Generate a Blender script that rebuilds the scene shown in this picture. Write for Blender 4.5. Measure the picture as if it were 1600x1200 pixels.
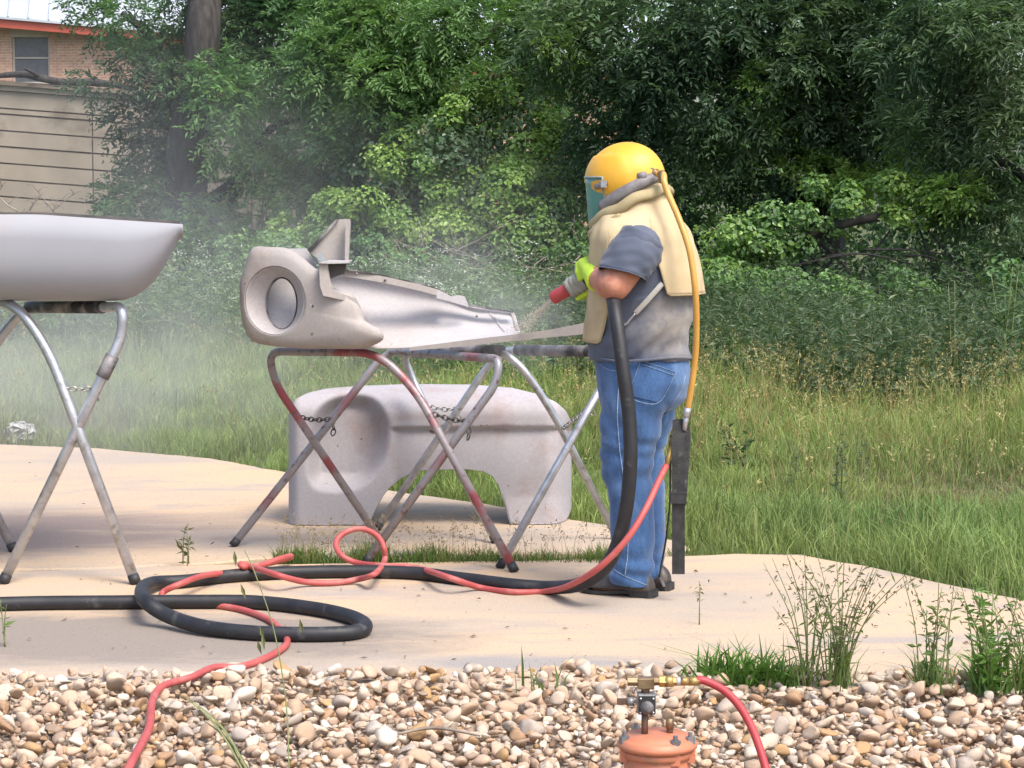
import bpy, bmesh, math, random
import numpy as np
from mathutils import Vector, Matrix, noise as mnoise
from mathutils.bvhtree import BVHTree

for _o in list(bpy.data.objects):
    bpy.data.objects.remove(_o, do_unlink=True)
SC = bpy.context.scene
COL = SC.collection
R = math.radians
random.seed(7)
RNG = np.random.default_rng(11)

# ------------------------------------------------------------------ camera
F_PX, HZ, CAM_H = 3500.0, 302.0, 1.6          # focal length and horizon line in photo pixels, eye height
PITCH = math.atan((600.0 - HZ) / F_PX)
cam_data = bpy.data.cameras.new('camera')
cam_data.sensor_width = 36.0
cam_data.lens = 36.0 * F_PX / 1600.0
cam_data.clip_start, cam_data.clip_end = 0.1, 2000.0
cam = bpy.data.objects.new('camera', cam_data)
COL.objects.link(cam)
cam.location = (0, 0, CAM_H)
cam.rotation_euler = (R(90) - PITCH, 0, 0)
SC.camera = cam

# ------------------------------------------------------------------ sky and sun (bright hazy overcast, sun high on the right)
SUN_EL, SUN_AZ = R(57), R(142)                 # azimuth from +Y towards +X
world = bpy.data.worlds.new('World')
SC.world = world
world.use_nodes = True
_nt = world.node_tree
_nt.nodes.clear()
_out = _nt.nodes.new('ShaderNodeOutputWorld')
_bg = _nt.nodes.new('ShaderNodeBackground')
_sky = _nt.nodes.new('ShaderNodeTexSky')
_sky.sky_type = 'NISHITA'
_sky.sun_disc = False
_sky.sun_elevation = SUN_EL
_sky.sun_rotation = SUN_AZ
_sky.air_density = 1.0
_sky.dust_density = 4.0
_sky.ozone_density = 1.0
_bg.inputs[1].default_value = 0.15
_nt.links.new(_sky.outputs[0], _bg.inputs[0])
_nt.links.new(_bg.outputs[0], _out.inputs[0])
sun_data = bpy.data.lights.new('sun', 'SUN')
sun_data.energy = 1.5
sun_data.angle = R(24)
sun_data.color = (1.0, 0.95, 0.87)
sun = bpy.data.objects.new('sun', sun_data)
COL.objects.link(sun)
_sd = Vector((math.sin(SUN_AZ) * math.cos(SUN_EL), math.cos(SUN_AZ) * math.cos(SUN_EL), math.sin(SUN_EL)))
sun.rotation_euler = (-_sd).to_track_quat('-Z', 'Y').to_euler()
SC.view_settings.view_transform = 'Standard'
SC.view_settings.look = 'None'
SC.view_settings.exposure = 1.12
SC.view_settings.gamma = 1.0
SC.view_settings.use_curve_mapping = False
SC.render.engine = 'CYCLES'
SC.cycles.use_denoising = True
SC.cycles.max_bounces = 6
SC.cycles.transparent_max_bounces = 8
SC.cycles.volume_bounces = 1
SC.cycles.volume_step_rate = 2.0
SC.cycles.sample_clamp_indirect = 4.0

# ------------------------------------------------------------------ geometry helpers
_fwd = Vector((0, math.cos(PITCH), -math.sin(PITCH)))
_up = Vector((0, math.sin(PITCH), math.cos(PITCH)))
CAM = Vector((0, 0, CAM_H))

def ray(px, py):
    return Vector((1, 0, 0)) * ((px - 800) / F_PX) - _up * ((py - 600) / F_PX) + _fwd

def at(px, py, Y):
    """point of the place seen at photo pixel (px, py) standing Y metres ahead"""
    d = ray(px, py)
    return CAM + d * (Y / d.y)

def gr(px, py, z=0.0):
    """point on the ground plane seen at a photo pixel"""
    d = ray(px, py)
    return CAM + d * ((z - CAM_H) / d.z)

def tag(o, label=None, cat=None, group=None, kind=None):
    if label: o['label'] = label
    if cat: o['category'] = cat
    if group: o['group'] = group
    if kind: o['kind'] = kind
    return o

def thing(name, label, cat, loc=(0, 0, 0), group=None):
    o = bpy.data.objects.new(name, None)
    o.empty_display_size = 0.1
    COL.objects.link(o)
    o.location = loc
    return tag(o, label, cat, group)

def adopt(o, parent):
    if parent is not None:
        o.parent = parent
        m = Matrix.Translation(parent.location) if parent.parent is None else Matrix.Identity(4)
        o.matrix_parent_inverse = m.inverted()
    return o

def mk(name, verts, faces, mat, parent=None, smooth=True, cols=None):
    me = bpy.data.meshes.new(name)
    me.from_pydata([tuple(v) for v in verts], [], faces)
    if smooth:
        me.polygons.foreach_set('use_smooth', np.ones(len(me.polygons), dtype=bool))
    if cols is not None:
        ca = me.color_attributes.new('Col', 'FLOAT_COLOR', 'POINT')
        c = np.ones((len(verts), 4), dtype=np.float32)
        c[:, :3] = cols
        ca.data.foreach_set('color', c.ravel())
    me.materials.append(mat)
    me.update()
    o = bpy.data.objects.new(name, me)
    COL.objects.link(o)
    return adopt(o, parent)

def mk_np(name, V, Fidx, mat, parent=None, smooth=True, cols=None):
    """V (n,3); Fidx (m,k) equal-size faces; fast path"""
    me = bpy.data.meshes.new(name)
    n, (m, k) = len(V), Fidx.shape
    me.vertices.add(n); me.loops.add(m * k); me.polygons.add(m)
    me.vertices.foreach_set('co', np.ascontiguousarray(V, dtype=np.float32).ravel())
    me.loops.foreach_set('vertex_index', np.ascontiguousarray(Fidx, dtype=np.int32).ravel())
    me.polygons.foreach_set('loop_start', np.arange(0, m * k, k, dtype=np.int32))
    me.polygons.foreach_set('loop_total', np.full(m, k, dtype=np.int32))
    me.polygons.foreach_set('use_smooth', np.full(m, smooth, dtype=bool))
    if cols is not None:
        ca = me.color_attributes.new('Col', 'FLOAT_COLOR', 'POINT')
        c = np.ones((n, 4), dtype=np.float32); c[:, :3] = cols
        ca.data.foreach_set('color', c.ravel())
    me.materials.append(mat)
    me.update(calc_edges=True)
    me.validate()
    o = bpy.data.objects.new(name, me)
    COL.objects.link(o)
    return adopt(o, parent)

def catmull(pts, n=8, closed=False):
    P = [Vector(p) for p in pts]
    out = []
    m = len(P)
    rng = range(m if closed else m - 1)
    for i in rng:
        p0 = P[(i - 1) % m] if (closed or i > 0) else P[0] * 2 - P[1]
        p1, p2 = P[i], P[(i + 1) % m]
        p3 = P[(i + 2) % m] if (closed or i + 2 < m) else P[-1] * 2 - P[-2]
        for k in range(n):
            t = k / n
            out.append(0.5 * ((2 * p1) + (p2 - p0) * t + (2 * p0 - 5 * p1 + 4 * p2 - p3) * t * t + (3 * p1 - p0 - 3 * p2 + p3) * t ** 3))
    if not closed:
        out.append(P[-1].copy())
    return out

def round_path(pts, r, n=7):
    P = [Vector(p) for p in pts]
    if not isinstance(r, (list, tuple)): r = [r] * len(P)
    out = [P[0]]
    for i in range(1, len(P) - 1):
        a, b = (P[i - 1] - P[i]), (P[i + 1] - P[i])
        ra = min(r[i], a.length * 0.48, b.length * 0.48)
        p, q = P[i] + a.normalized() * ra, P[i] + b.normalized() * ra
        for k in range(n + 1):
            t = k / n
            out.append(p * (1 - t) ** 2 + P[i] * 2 * t * (1 - t) + q * t * t)
    out.append(P[-1])
    return out

class MB:
    def __init__(s): s.v, s.f = [], []
    def add(s, v, f):
        o = len(s.v); s.v += [Vector(p) for p in v]; s.f += [tuple(i + o for i in q) for q in f]
        return s
    def rings(s, rings, closed=False, cap=True):
        n = len(rings[0]); v = [p for r in rings for p in r]; f = []
        m = len(rings)
        for i in range(m if closed else m - 1):
            a, b = i * n, ((i + 1) % m) * n
            for j in range(n):
                k = (j + 1) % n
                f.append((a + j, a + k, b + k, b + j))
        if cap and not closed:
            f.append(tuple(range(n - 1, -1, -1))); f.append(tuple(range((m - 1) * n, m * n)))
        return s.add(v, f)
    def tube(s, pts, r, seg=10, closed=False, cap=True, flat=1.0, up=None):
        P = [Vector(p) for p in pts]; m = len(P)
        if not isinstance(r, (list, tuple)): r = [r] * m
        elif len(r) != m: r = list(np.interp(np.linspace(0, 1, m), np.linspace(0, 1, len(r)), r))
        T = []
        for i in range(m):
            a = P[(i - 1) % m] if (closed or i > 0) else P[i]
            b = P[(i + 1) % m] if (closed or i < m - 1) else P[i]
            t = b - a
            T.append(t.normalized() if t.length > 1e-9 else Vector((0, 0, 1)))
        u = Vector(up) if up else (Vector((0, 0, 1)) if abs(T[0].z) < 0.9 else Vector((0, 1, 0)))
        rings = []
        for i in range(m):
            u = (u - T[i] * u.dot(T[i]))
            u = u.normalized() if u.length > 1e-6 else T[i].orthogonal().normalized()
            w = T[i].cross(u)
            rings.append([P[i] + (w * math.cos(2 * math.pi * j / seg) + u * flat * math.sin(2 * math.pi * j / seg)) * r[i] for j in range(seg)])
        return s.rings(rings, closed, cap)
    def cyl(s, a, b, ra, rb=None, seg=16): return s.tube([a, b], [ra, ra if rb is None else rb], seg)
    def box(s, c, sx, sy, sz, rot=None):
        c = Vector(c); v = []
        for z in (-.5, .5):
            for (x, y) in ((-.5, -.5), (.5, -.5), (.5, .5), (-.5, .5)):
                p = Vector((x * sx, y * sy, z * sz))
                if rot is not None: p = rot @ p
                v.append(c + p)
        return s.add(v, [(3, 2, 1, 0), (4, 5, 6, 7), (0, 1, 5, 4), (1, 2, 6, 5), (2, 3, 7, 6), (3, 0, 4, 7)])
    def ball(s, c, rx, ry, rz, seg=16, rings=10, rot=None):
        c = Vector(c); v = []; f = []
        for i in range(1, rings):
            th = math.pi * i / rings
            for j in range(seg):
                ph = 2 * math.pi * j / seg
                p = Vector((rx * math.sin(th) * math.cos(ph), ry * math.sin(th) * math.sin(ph), rz * math.cos(th)))
                v.append(c + (rot @ p if rot is not None else p))
        t, b = Vector((0, 0, rz)), Vector((0, 0, -rz))
        v += [c + (rot @ t if rot is not None else t), c + (rot @ b if rot is not None else b)]
        nt, nb = len(v) - 2, len(v) - 1
        for i in range(rings - 2):
            for j in range(seg):
                k = (j + 1) % seg
                f.append((i * seg + j, (i + 1) * seg + j, (i + 1) * seg + k, i * seg + k))
        for j in range(seg):
            k = (j + 1) % seg
            f.append((nt, j, k)); f.append((nb, (rings - 2) * seg + k, (rings - 2) * seg + j))
        return s.add(v, f)
    def build(s, name, mat, parent=None, smooth=True): return mk(name, s.v, s.f, mat, parent, smooth)

def finish(o, mods):
    """apply a list of (type, settings) modifiers to o's mesh"""
    for t, kw in mods:
        m = o.modifiers.new(t, t)
        for k, v in kw.items(): setattr(m, k, v)
    bpy.context.view_layer.update()
    dg = bpy.context.evaluated_depsgraph_get()
    me = bpy.data.meshes.new_from_object(o.evaluated_get(dg))
    old = o.data
    o.modifiers.clear()
    o.data = me
    me.name = old.name
    bpy.data.meshes.remove(old)
    return o

def fuse(name, mb, voxel, mat, parent=None, smooth=6, factor=0.5):
    me = bpy.data.meshes.new(name)
    me.from_pydata([tuple(v) for v in mb.v], [], mb.f)
    bm = bmesh.new(); bm.from_mesh(me); bmesh.ops.recalc_face_normals(bm, faces=bm.faces); bm.to_mesh(me); bm.free()
    me.materials.append(mat)
    o = bpy.data.objects.new(name, me); COL.objects.link(o)
    finish(o, [('REMESH', dict(mode='VOXEL', voxel_size=voxel, adaptivity=0.0, use_smooth_shade=True)),
               ('SMOOTH', dict(iterations=smooth, factor=factor))])
    if not o.data.materials: o.data.materials.append(mat)
    o.data.polygons.foreach_set('use_smooth', np.ones(len(o.data.polygons), dtype=bool))
    return adopt(o, parent)

def solid(o, t, bevel=0.0, offset=-1):
    mods = [('SOLIDIFY', dict(thickness=t, offset=offset))]
    if bevel: mods.append(('BEVEL', dict(width=bevel, segments=2, limit_method='ANGLE')))
    return finish(o, mods)

# ------------------------------------------------------------------ materials
def new_mat(name):
    m = bpy.data.materials.new(name); m.use_nodes = True
    nt = m.node_tree
    return m, nt, nt.nodes['Principled BSDF']

def N(nt, typ, **kw):
    n = nt.nodes.new(typ)
    for k, v in kw.items():
        if k.startswith('i_'):
            key = k[2:]
            n.inputs[int(key) if key.isdigit() else key.replace('_', ' ')].default_value = v
        else: setattr(n, k, v)
    return n

def ramp(nt, fac, stops):
    r = nt.nodes.new('ShaderNodeValToRGB')
    while len(r.color_ramp.elements) < len(stops): r.color_ramp.elements.new(0.5)
    for e, (p, c) in zip(r.color_ramp.elements, stops):
        e.position = p; e.color = (*c, 1) if len(c) == 3 else c
    nt.links.new(fac, r.inputs[0])
    return r

def noise_fac(nt, scale, detail=4, rough=0.55, coord='Object', mapping=None, dist=0.0):
    tc = nt.nodes.new('ShaderNodeTexCoord')
    src = tc.outputs[coord]
    if mapping:
        mp = nt.nodes.new('ShaderNodeMapping'); mp.inputs['Scale'].default_value = mapping
        nt.links.new(src, mp.inputs[0]); src = mp.outputs[0]
    n = N(nt, 'ShaderNodeTexNoise'); n.inputs['Scale'].default_value = scale
    n.inputs['Detail'].default_value = detail; n.inputs['Roughness'].default_value = rough; n.inputs['Distortion'].default_value = dist
    nt.links.new(src, n.inputs['Vector'])
    return n.outputs['Fac']

def mixc(nt, fac, a, b, mode='MIX'):
    m = nt.nodes.new('ShaderNodeMix'); m.data_type = 'RGBA'; m.blend_type = mode
    for s, v in ((0, fac), (6, a), (7, b)):
        if hasattr(v, 'node'): nt.links.new(v, m.inputs[s])
        else: m.inputs[s].default_value = v if s == 0 else (*v, 1)
    return m.outputs[2]

def bump(nt, bsdf, fac, strength=0.3, dist=0.01):
    b = nt.nodes.new('ShaderNodeBump'); b.inputs['Strength'].default_value = strength; b.inputs['Distance'].default_value = dist
    nt.links.new(fac, b.inputs['Height']); nt.links.new(b.outputs[0], bsdf.inputs['Normal'])

def simple(name, c1, c2=None, scale=8, rough=0.6, metal=0.0, bumpk=0.0, bscale=60, detail=5, lo=0.35, hi=0.65, spec=0.5, c3=None, scale3=30, lo3=0.55, hi3=0.7, mapping=None):
    m, nt, b = new_mat(name)
    b.inputs['Roughness'].default_value = rough; b.inputs['Metallic'].default_value = metal
    b.inputs['Specular IOR Level'].default_value = spec
    if c2 is None: b.inputs['Base Color'].default_value = (*c1, 1)
    else:
        r = ramp(nt, noise_fac(nt, scale, detail, mapping=mapping), [(lo, c1), (hi, c2)])
        col = r.outputs[0]
        if c3 is not None:
            r3 = ramp(nt, noise_fac(nt, scale3, 4), [(lo3, (0, 0, 0)), (hi3, (1, 1, 1))])
            col = mixc(nt, r3.outputs[0], col, c3)
        nt.links.new(col, b.inputs['Base Color'])
    if bumpk: bump(nt, b, noise_fac(nt, bscale, 4), bumpk, 0.004)
    return m

def leaf_mat(name, trans=0.35, rough=0.45, spec=0.35, tint=(1.25, 1.35, 0.6)):
    m, nt, b = new_mat(name)
    a = N(nt, 'ShaderNodeAttribute', attribute_name='Col')
    nt.links.new(a.outputs[0], b.inputs['Base Color'])
    b.inputs['Roughness'].default_value = rough; b.inputs['Specular IOR Level'].default_value = spec
    t = nt.nodes.new('ShaderNodeBsdfTranslucent')
    nt.links.new(mixc(nt, 1.0, a.outputs[0], tint, 'MULTIPLY'), t.inputs[0])
    mx = nt.nodes.new('ShaderNodeMixShader'); mx.inputs[0].default_value = trans
    nt.links.new(b.outputs[0], mx.inputs[1]); nt.links.new(t.outputs[0], mx.inputs[2])
    nt.links.new(mx.outputs[0], nt.nodes['Material Output'].inputs[0])
    return m

M = {}
M['leaf'] = leaf_mat('foliage')
M['leaf_gloss'] = leaf_mat('glossy foliage', 0.3, 0.32, 0.5)
M['grass'] = leaf_mat('grass blades', 0.3, 0.55, 0.25, (1.15, 1.2, 0.7))
M['straw'] = leaf_mat('dry grass', 0.2, 0.7, 0.2, (1.1, 1.0, 0.8))
M['bark'] = simple('bark', (0.020, 0.018, 0.017), (0.055, 0.050, 0.046), 14, 0.9, bumpk=0.8, bscale=25, mapping=(1, 1, 0.25))
M['twig'] = simple('dead twig', (0.16, 0.12, 0.09), (0.30, 0.25, 0.20), 9, 0.85)
M['metal'] = simple('bare steel tube', (0.38, 0.39, 0.42), (0.55, 0.56, 0.60), 14, 0.38, 0.7, c3=(0.30, 0.28, 0.27), scale3=22, bumpk=0.15, bscale=150)
M['metal_dark'] = simple('dusty dark tube', (0.03, 0.03, 0.032), (0.30, 0.28, 0.29), 11, 0.6, 0.2, lo=0.42, hi=0.68)
M['red_paint'] = simple('worn red painted tube', (0.30, 0.07, 0.08), (0.27, 0.24, 0.25), 3.5, 0.5, 0.3, c3=(0.13, 0.10, 0.10), scale3=26, lo=0.44, hi=0.52)
M['pink_paint'] = simple('dusted red tube', (0.30, 0.15, 0.17), (0.32, 0.31, 0.33), 3, 0.5, 0.4, c3=(0.16, 0.08, 0.08), scale3=26, lo=0.38, hi=0.5)
M['rubber'] = simple('rubber', (0.012, 0.012, 0.013), (0.03, 0.03, 0.031), 20, 0.6)
M['brass'] = simple('brass', (0.36, 0.22, 0.07), (0.52, 0.36, 0.14), 30, 0.5, 0.75, c3=(0.20, 0.13, 0.07), scale3=60, bumpk=.2, bscale=200)
M['brass_old'] = simple('old brass', (0.16, 0.11, 0.06), (0.30, 0.22, 0.13), 30, 0.5, 0.7)

# ================================================================== THE SETTING
# ------------------------------------------------------------------ ground
def ground_mat():
    m, nt, b = new_mat('meadow soil')
    f1 = noise_fac(nt, 0.7, 6)
    r = ramp(nt, f1, [(0.35, (0.055, 0.075, 0.022)), (0.55, (0.085, 0.10, 0.03)), (0.72, (0.17, 0.13, 0.06))])
    r2 = ramp(nt, noise_fac(nt, 9, 5), [(0.3, (0.6, 0.6, 0.6)), (0.7, (1.3, 1.3, 1.3))])
    nt.links.new(mixc(nt, 1.0, r.outputs[0], r2.outputs[0], 'MULTIPLY'), b.inputs['Base Color'])
    b.inputs['Roughness'].default_value = 1.0
    bump(nt, b, noise_fac(nt, 30, 5), 0.8, 0.05)
    return m
GZ = -0.055
mb = MB()
xs = [-300, -60, -20, -8, 0, 8, 20, 60, 300]; ys = [-60, 0, 4, 9, 14, 20, 30, 45, 80, 600]
V = [(x, y, GZ) for y in ys for x in xs]
Fc = [(j * 9 + i, j * 9 + i + 1, (j + 1) * 9 + i + 1, (j + 1) * 9 + i) for j in range(len(ys) - 1) for i in range(8)]
tag(mk('ground', V, Fc, ground_mat(), smooth=False), kind='structure')

# ------------------------------------------------------------------ concrete slabs
def slab_mat():
    m, nt, b = new_mat('dusty concrete')
    big = ramp(nt, noise_fac(nt, 0.9, 5, mapping=(0.6, 1, 1)), [(0.34, (0.51, 0.365, 0.235)), (0.50, (0.46, 0.352, 0.25)), (0.66, (0.385, 0.322, 0.26))])
    # thin greyish wash where sand has been swept off, streaked along x
    st = ramp(nt, noise_fac(nt, 2.2, 8, 0.7, mapping=(0.45, 1.6, 1), dist=0.6), [(0.50, (0, 0, 0)), (0.64, (1, 1, 1))])
    col = mixc(nt, st.outputs[0], big.outputs[0], (0.35, 0.30, 0.26))
    tc = nt.nodes.new('ShaderNodeTexCoord')
    def spot(x, y, sx, sy, soft=0.5):
        mp = nt.nodes.new('ShaderNodeMapping'); mp.vector_type = 'TEXTURE'
        mp.inputs['Location'].default_value = (x, y, 0); mp.inputs['Scale'].default_value = (sx, sy, 1)
        nt.links.new(tc.outputs['Object'], mp.inputs[0])
        g = N(nt, 'ShaderNodeTexGradient', gradient_type='SPHERICAL'); nt.links.new(mp.outputs[0], g.inputs[0])
        return g.outputs[1]
    def rubbed(sp, scale, lo, hi, stretch):
        nz = noise_fac(nt, scale, 8, 0.72, mapping=stretch, dist=0.4)
        a = N(nt, 'ShaderNodeMath', operation='MULTIPLY'); nt.links.new(sp, a.inputs[0]); nt.links.new(nz, a.inputs[1])
        return ramp(nt, a.outputs[0], [(lo, (0, 0, 0)), (hi, (1, 1, 1))]).outputs[0]
    s1 = rubbed(spot(-1.35, 8.0, 1.7, 0.75), 5, 0.10, 0.26, (0.5, 1.2, 1))        # worn grey patch by the hose coil
    col = mixc(nt, s1, col, (0.24, 0.205, 0.175))
    s2 = rubbed(spot(-2.9, 10.6, 2.6, 1.3), 2.4, 0.12, 0.30, (0.4, 1.0, 1))        # darker streaked patch on the back slab
    col = mixc(nt, s2, col, (0.235, 0.185, 0.16))
    s3 = rubbed(spot(0.1, 7.55, 0.9, 0.25), 6, 0.16, 0.36, (0.5, 1.2, 1))
    col = mixc(nt, s3, col, (0.29, 0.265, 0.245))
    pit = ramp(nt, noise_fac(nt, 60, 3), [(0.30, (0.5, 0.45, 0.42)), (0.40, (1, 1, 1))])
    col = mixc(nt, 0.45, col, mixc(nt, 1.0, col, pit.outputs[0], 'MULTIPLY'))
    fine = ramp(nt, noise_fac(nt, 160, 2), [(0.3, (0.86, 0.86, 0.86)), (0.7, (1.1, 1.1, 1.1))])
    col = mixc(nt, 1.0, col, fine.outputs[0], 'MULTIPLY')
    nt.links.new(col, b.inputs['Base Color'])
    b.inputs['Roughness'].default_value = 0.9; b.inputs['Specular IOR Level'].default_value = 0.2
    bump(nt, b, noise_fac(nt, 45, 6), 0.25, 0.006)
    return m
M['slab'] = slab_mat()

def jag(poly, step=0.12, amp=0.012):
    out = []
    for i in range(len(poly)):
        a, b = Vector(poly[i]), Vector(poly[(i + 1) % len(poly)])
        n = max(1, int((b - a).length / step))
        for k in range(n):
            p = a.lerp(b, k / n)
            out.append(p + Vector((random.uniform(-amp, amp), random.uniform(-amp, amp), 0)))
    return out

def slab(name, px, z, depth):
    poly = jag([gr(x, y, z) for x, y in px])
    n = len(poly)
    top = [(p.x, p.y, z) for p in poly]; mid = [(p.x, p.y, z) for p in poly]; bot = [(p.x, p.y, z - depth) for p in poly]
    c = sum(poly, Vector()) / n
    # pull the top rim in for a worn, rounded edge
    top = []
    for p in poly:
        d = (c - p); d.z = 0; d.normalize()
        top.append((p.x + d.x * 0.008, p.y + d.y * 0.008, z))
    mid = [(p.x, p.y, z - 0.008) for p in poly]
    v = top + mid + bot
    f = [tuple(range(n))]
    for k in (0, n):
        f += [(k + i, k + n + i, k + n + (i + 1) % n, k + (i + 1) % n) for i in range(n)]
    o = mk(name, v, f, M['slab'], smooth=False)
    bm = bmesh.new(); bm.from_mesh(o.data); bmesh.ops.recalc_face_normals(bm, faces=bm.faces); bmesh.ops.triangulate(bm, faces=[q for q in bm.faces if len(q.verts) > 4]); bm.to_mesh(o.data); bm.free()
    tag(o, kind='structure')
    return [Vector((p.x, p.y)) for p in poly]
FRONT = [(-420, 905), (0, 893), (200, 887), (330, 882), (450, 881), (600, 879), (800, 876), (950, 873), (1060, 869), (1150, 865), (1250, 867), (1350, 884), (1450, 905), (1600, 937), (1990, 1020), (1990, 1088), (1600, 1080), (1000, 1074), (500, 1068), (0, 1067), (-420, 1066)]
BACK = [(-420, 902), (0, 890.5), (200, 884.5), (330, 879), (400, 872), (450, 869), (600, 867), (800, 864), (960, 862), (1080, 858), (1060, 846), (960, 822), (895, 812), (760, 787), (620, 768), (450, 738), (330, 716), (150, 700), (0, 694), (-420, 690)]
slab_front = slab('concrete_pad', FRONT, 0.0, 0.12)
slab_back = slab('concrete_pad', BACK, -0.012, 0.12)

def in_poly(X, Y, poly):
    inside = np.zeros(len(X), bool)
    n = len(poly)
    for i in range(n):
        a, b = poly[i], poly[(i + 1) % n]
        c = ((a.y > Y) != (b.y > Y)) & (X < (b.x - a.x) * (Y - a.y) / (b.y - a.y + 1e-12) + a.x)
        inside ^= c
    return inside

# ------------------------------------------------------------------ river stone bed
def stone_mat():
    m, nt, b = new_mat('river stone')
    a = N(nt, 'ShaderNodeAttribute', attribute_name='Col')
    r = ramp(nt, noise_fac(nt, 38, 5, 0.6, dist=0.5), [(0.30, (0.66, 0.58, 0.52)), (0.47, (0.95, 0.93, 0.91)), (0.72, (1.22, 1.2, 1.18))])
    nt.links.new(mixc(nt, 1.0, a.outputs[0], r.outputs[0], 'MULTIPLY'), b.inputs['Base Color'])
    b.inputs['Roughness'].default_value = 0.72; b.inputs['Specular IOR Level'].default_value = 0.3
    bump(nt, b, noise_fac(nt, 120, 4), 0.25, 0.003)
    return m
M['stone'] = stone_mat()
M['gravel_base'] = simple('gravel bedding', (0.26, 0.20, 0.15), (0.38, 0.31, 0.25), 30, 1.0, bumpk=1.0, bscale=60)
bed = mk('gravel_bed', [(-5, 2.5, -0.05), (5, 2.5, -0.05), (5, 7.6, -0.05), (-5, 7.6, -0.05)], [(0, 1, 2, 3)], M['gravel_base'], smooth=False)
tag(bed, kind='structure')
_bm = bmesh.new(); bmesh.ops.create_icosphere(_bm, subdivisions=2, radius=1.0)
_bm.verts.ensure_lookup_table()
ICO_V = np.array([v.co[:] for v in _bm.verts]); ICO_F = np.array([[v.index for v in f.verts] for f in _bm.faces]); _bm.free()
PAL = np.array([(0.60, 0.51, 0.42), (0.66, 0.59, 0.50), (0.46, 0.34, 0.25), (0.36, 0.22, 0.125), (0.42, 0.385, 0.36), (0.70, 0.66, 0.60),
                (0.54, 0.40, 0.31), (0.42, 0.26, 0.11), (0.52, 0.46, 0.40), (0.30, 0.22, 0.17), (0.58, 0.43, 0.33), (0.50, 0.475, 0.45)])
PAL = (PAL * .74 + np.array([.45, .36, .275]) * .26) * np.array([.90, .87, .83])
PALW = np.array([.13, .09, .13, .10, .07, .06, .14, .05, .08, .07, .10, .05]); PALW = PALW / PALW.sum()
def stone_shape(r):
    v = ICO_V.copy()
    for _ in range(r.integers(6, 12)):                       # knock flats and bulges into it
        d = r.normal(size=3); d /= np.linalg.norm(d)
        k = v @ d
        v += d[None] * (np.clip(k - r.uniform(.25, .72), 0, 1) * r.uniform(-1.0, -.6))[:, None]
    for _ in range(5):
        w = r.normal(size=3) * 2.2
        v *= (1 + 0.055 * np.sin(v @ w + r.uniform(0, 6)))[:, None]
    s = np.array([1.0, r.uniform(.62, .95), r.uniform(.40, .8)])
    return v * s
SHAPES = [stone_shape(RNG) for _ in range(26)]
def gravel_edge(x):            # how far back the stones reach over the slab
    return 7.36 + 0.05 * math.sin(x * 2.1 + 1) + 0.05 * math.sin(x * 5.3)
n = 19000
gx = RNG.uniform(-2.9, 2.9, n); gy = RNG.uniform(5.0, 7.52, n)
size = np.clip(RNG.lognormal(math.log(0.0195), 0.40, n), 0.010, 0.050)
lay = RNG.uniform(0, 1, n)
keep = np.array([gy[i] < gravel_edge(gx[i]) + (0.10 * RNG.uniform(-1, 1) ** 3) for i in range(n)])
gx, gy, size, lay = gx[keep], gy[keep], size[keep], lay[keep]
# spread the stones: reject those that sit on a bigger one at the same level
order = np.argsort(-size); kept = []
cell = {}
for i in order:
    c = (int(gx[i] / 0.06), int(gy[i] / 0.06)); ok = True
    for dx in (-1, 0, 1):
        for dy in (-1, 0, 1):
            for j in cell.get((c[0] + dx, c[1] + dy), ()):
                d = math.hypot(gx[i] - gx[j], gy[i] - gy[j])
                if d < (size[i] + size[j]) * (0.50 if abs(lay[i] - lay[j]) < 0.45 else 0.22): ok = False; break
            if not ok: break
        if not ok: break
    if ok: kept.append(i); cell.setdefault(c, []).append(i)
kept = np.array(kept)
gx, gy, size, lay = gx[kept], gy[kept], size[kept], lay[kept]
onslab = gy > 7.30
gz = np.where(onslab, np.maximum(size * 0.40, 0.004), -0.045 + size * 0.5 + lay * 0.036 + .03 * np.clip((gy - 6.9) / .4, 0, 1))
vis = (np.abs(gx) < gy * 800 / F_PX + 0.0) & (gy > 6.2)
score = np.where(vis, size / gy * (0.6 + 0.6 * lay), 0)
top300 = set(np.argsort(-score)[:300].tolist())
def rot_mats(yaw, tx, ty):
    cz, sz, cx, sx, cy, sy = np.cos(yaw), np.sin(yaw), np.cos(tx), np.sin(tx), np.cos(ty), np.sin(ty)
    Rz = np.stack([np.stack([cz, -sz, 0 * cz], -1), np.stack([sz, cz, 0 * cz], -1), np.stack([0 * cz, 0 * cz, 1 + 0 * cz], -1)], -2)
    Rx = np.stack([np.stack([1 + 0 * cx, 0 * cx, 0 * cx], -1), np.stack([0 * cx, cx, -sx], -1), np.stack([0 * cx, sx, cx], -1)], -2)
    Ry = np.stack([np.stack([cy, 0 * cy, sy], -1), np.stack([0 * cy, 1 + 0 * cy, 0 * cy], -1), np.stack([-sy, 0 * cy, cy], -1)], -2)
    return Rz @ Rx @ Ry
m_ = len(gx)
RM = rot_mats(RNG.uniform(0, 6.28, m_), RNG.normal(0, .38, m_), RNG.normal(0, .38, m_))
CI = RNG.choice(len(PAL), m_, p=PALW); SI = RNG.integers(0, len(SHAPES), m_)
stone_meshes = {}
restV, restC = [], []
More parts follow.
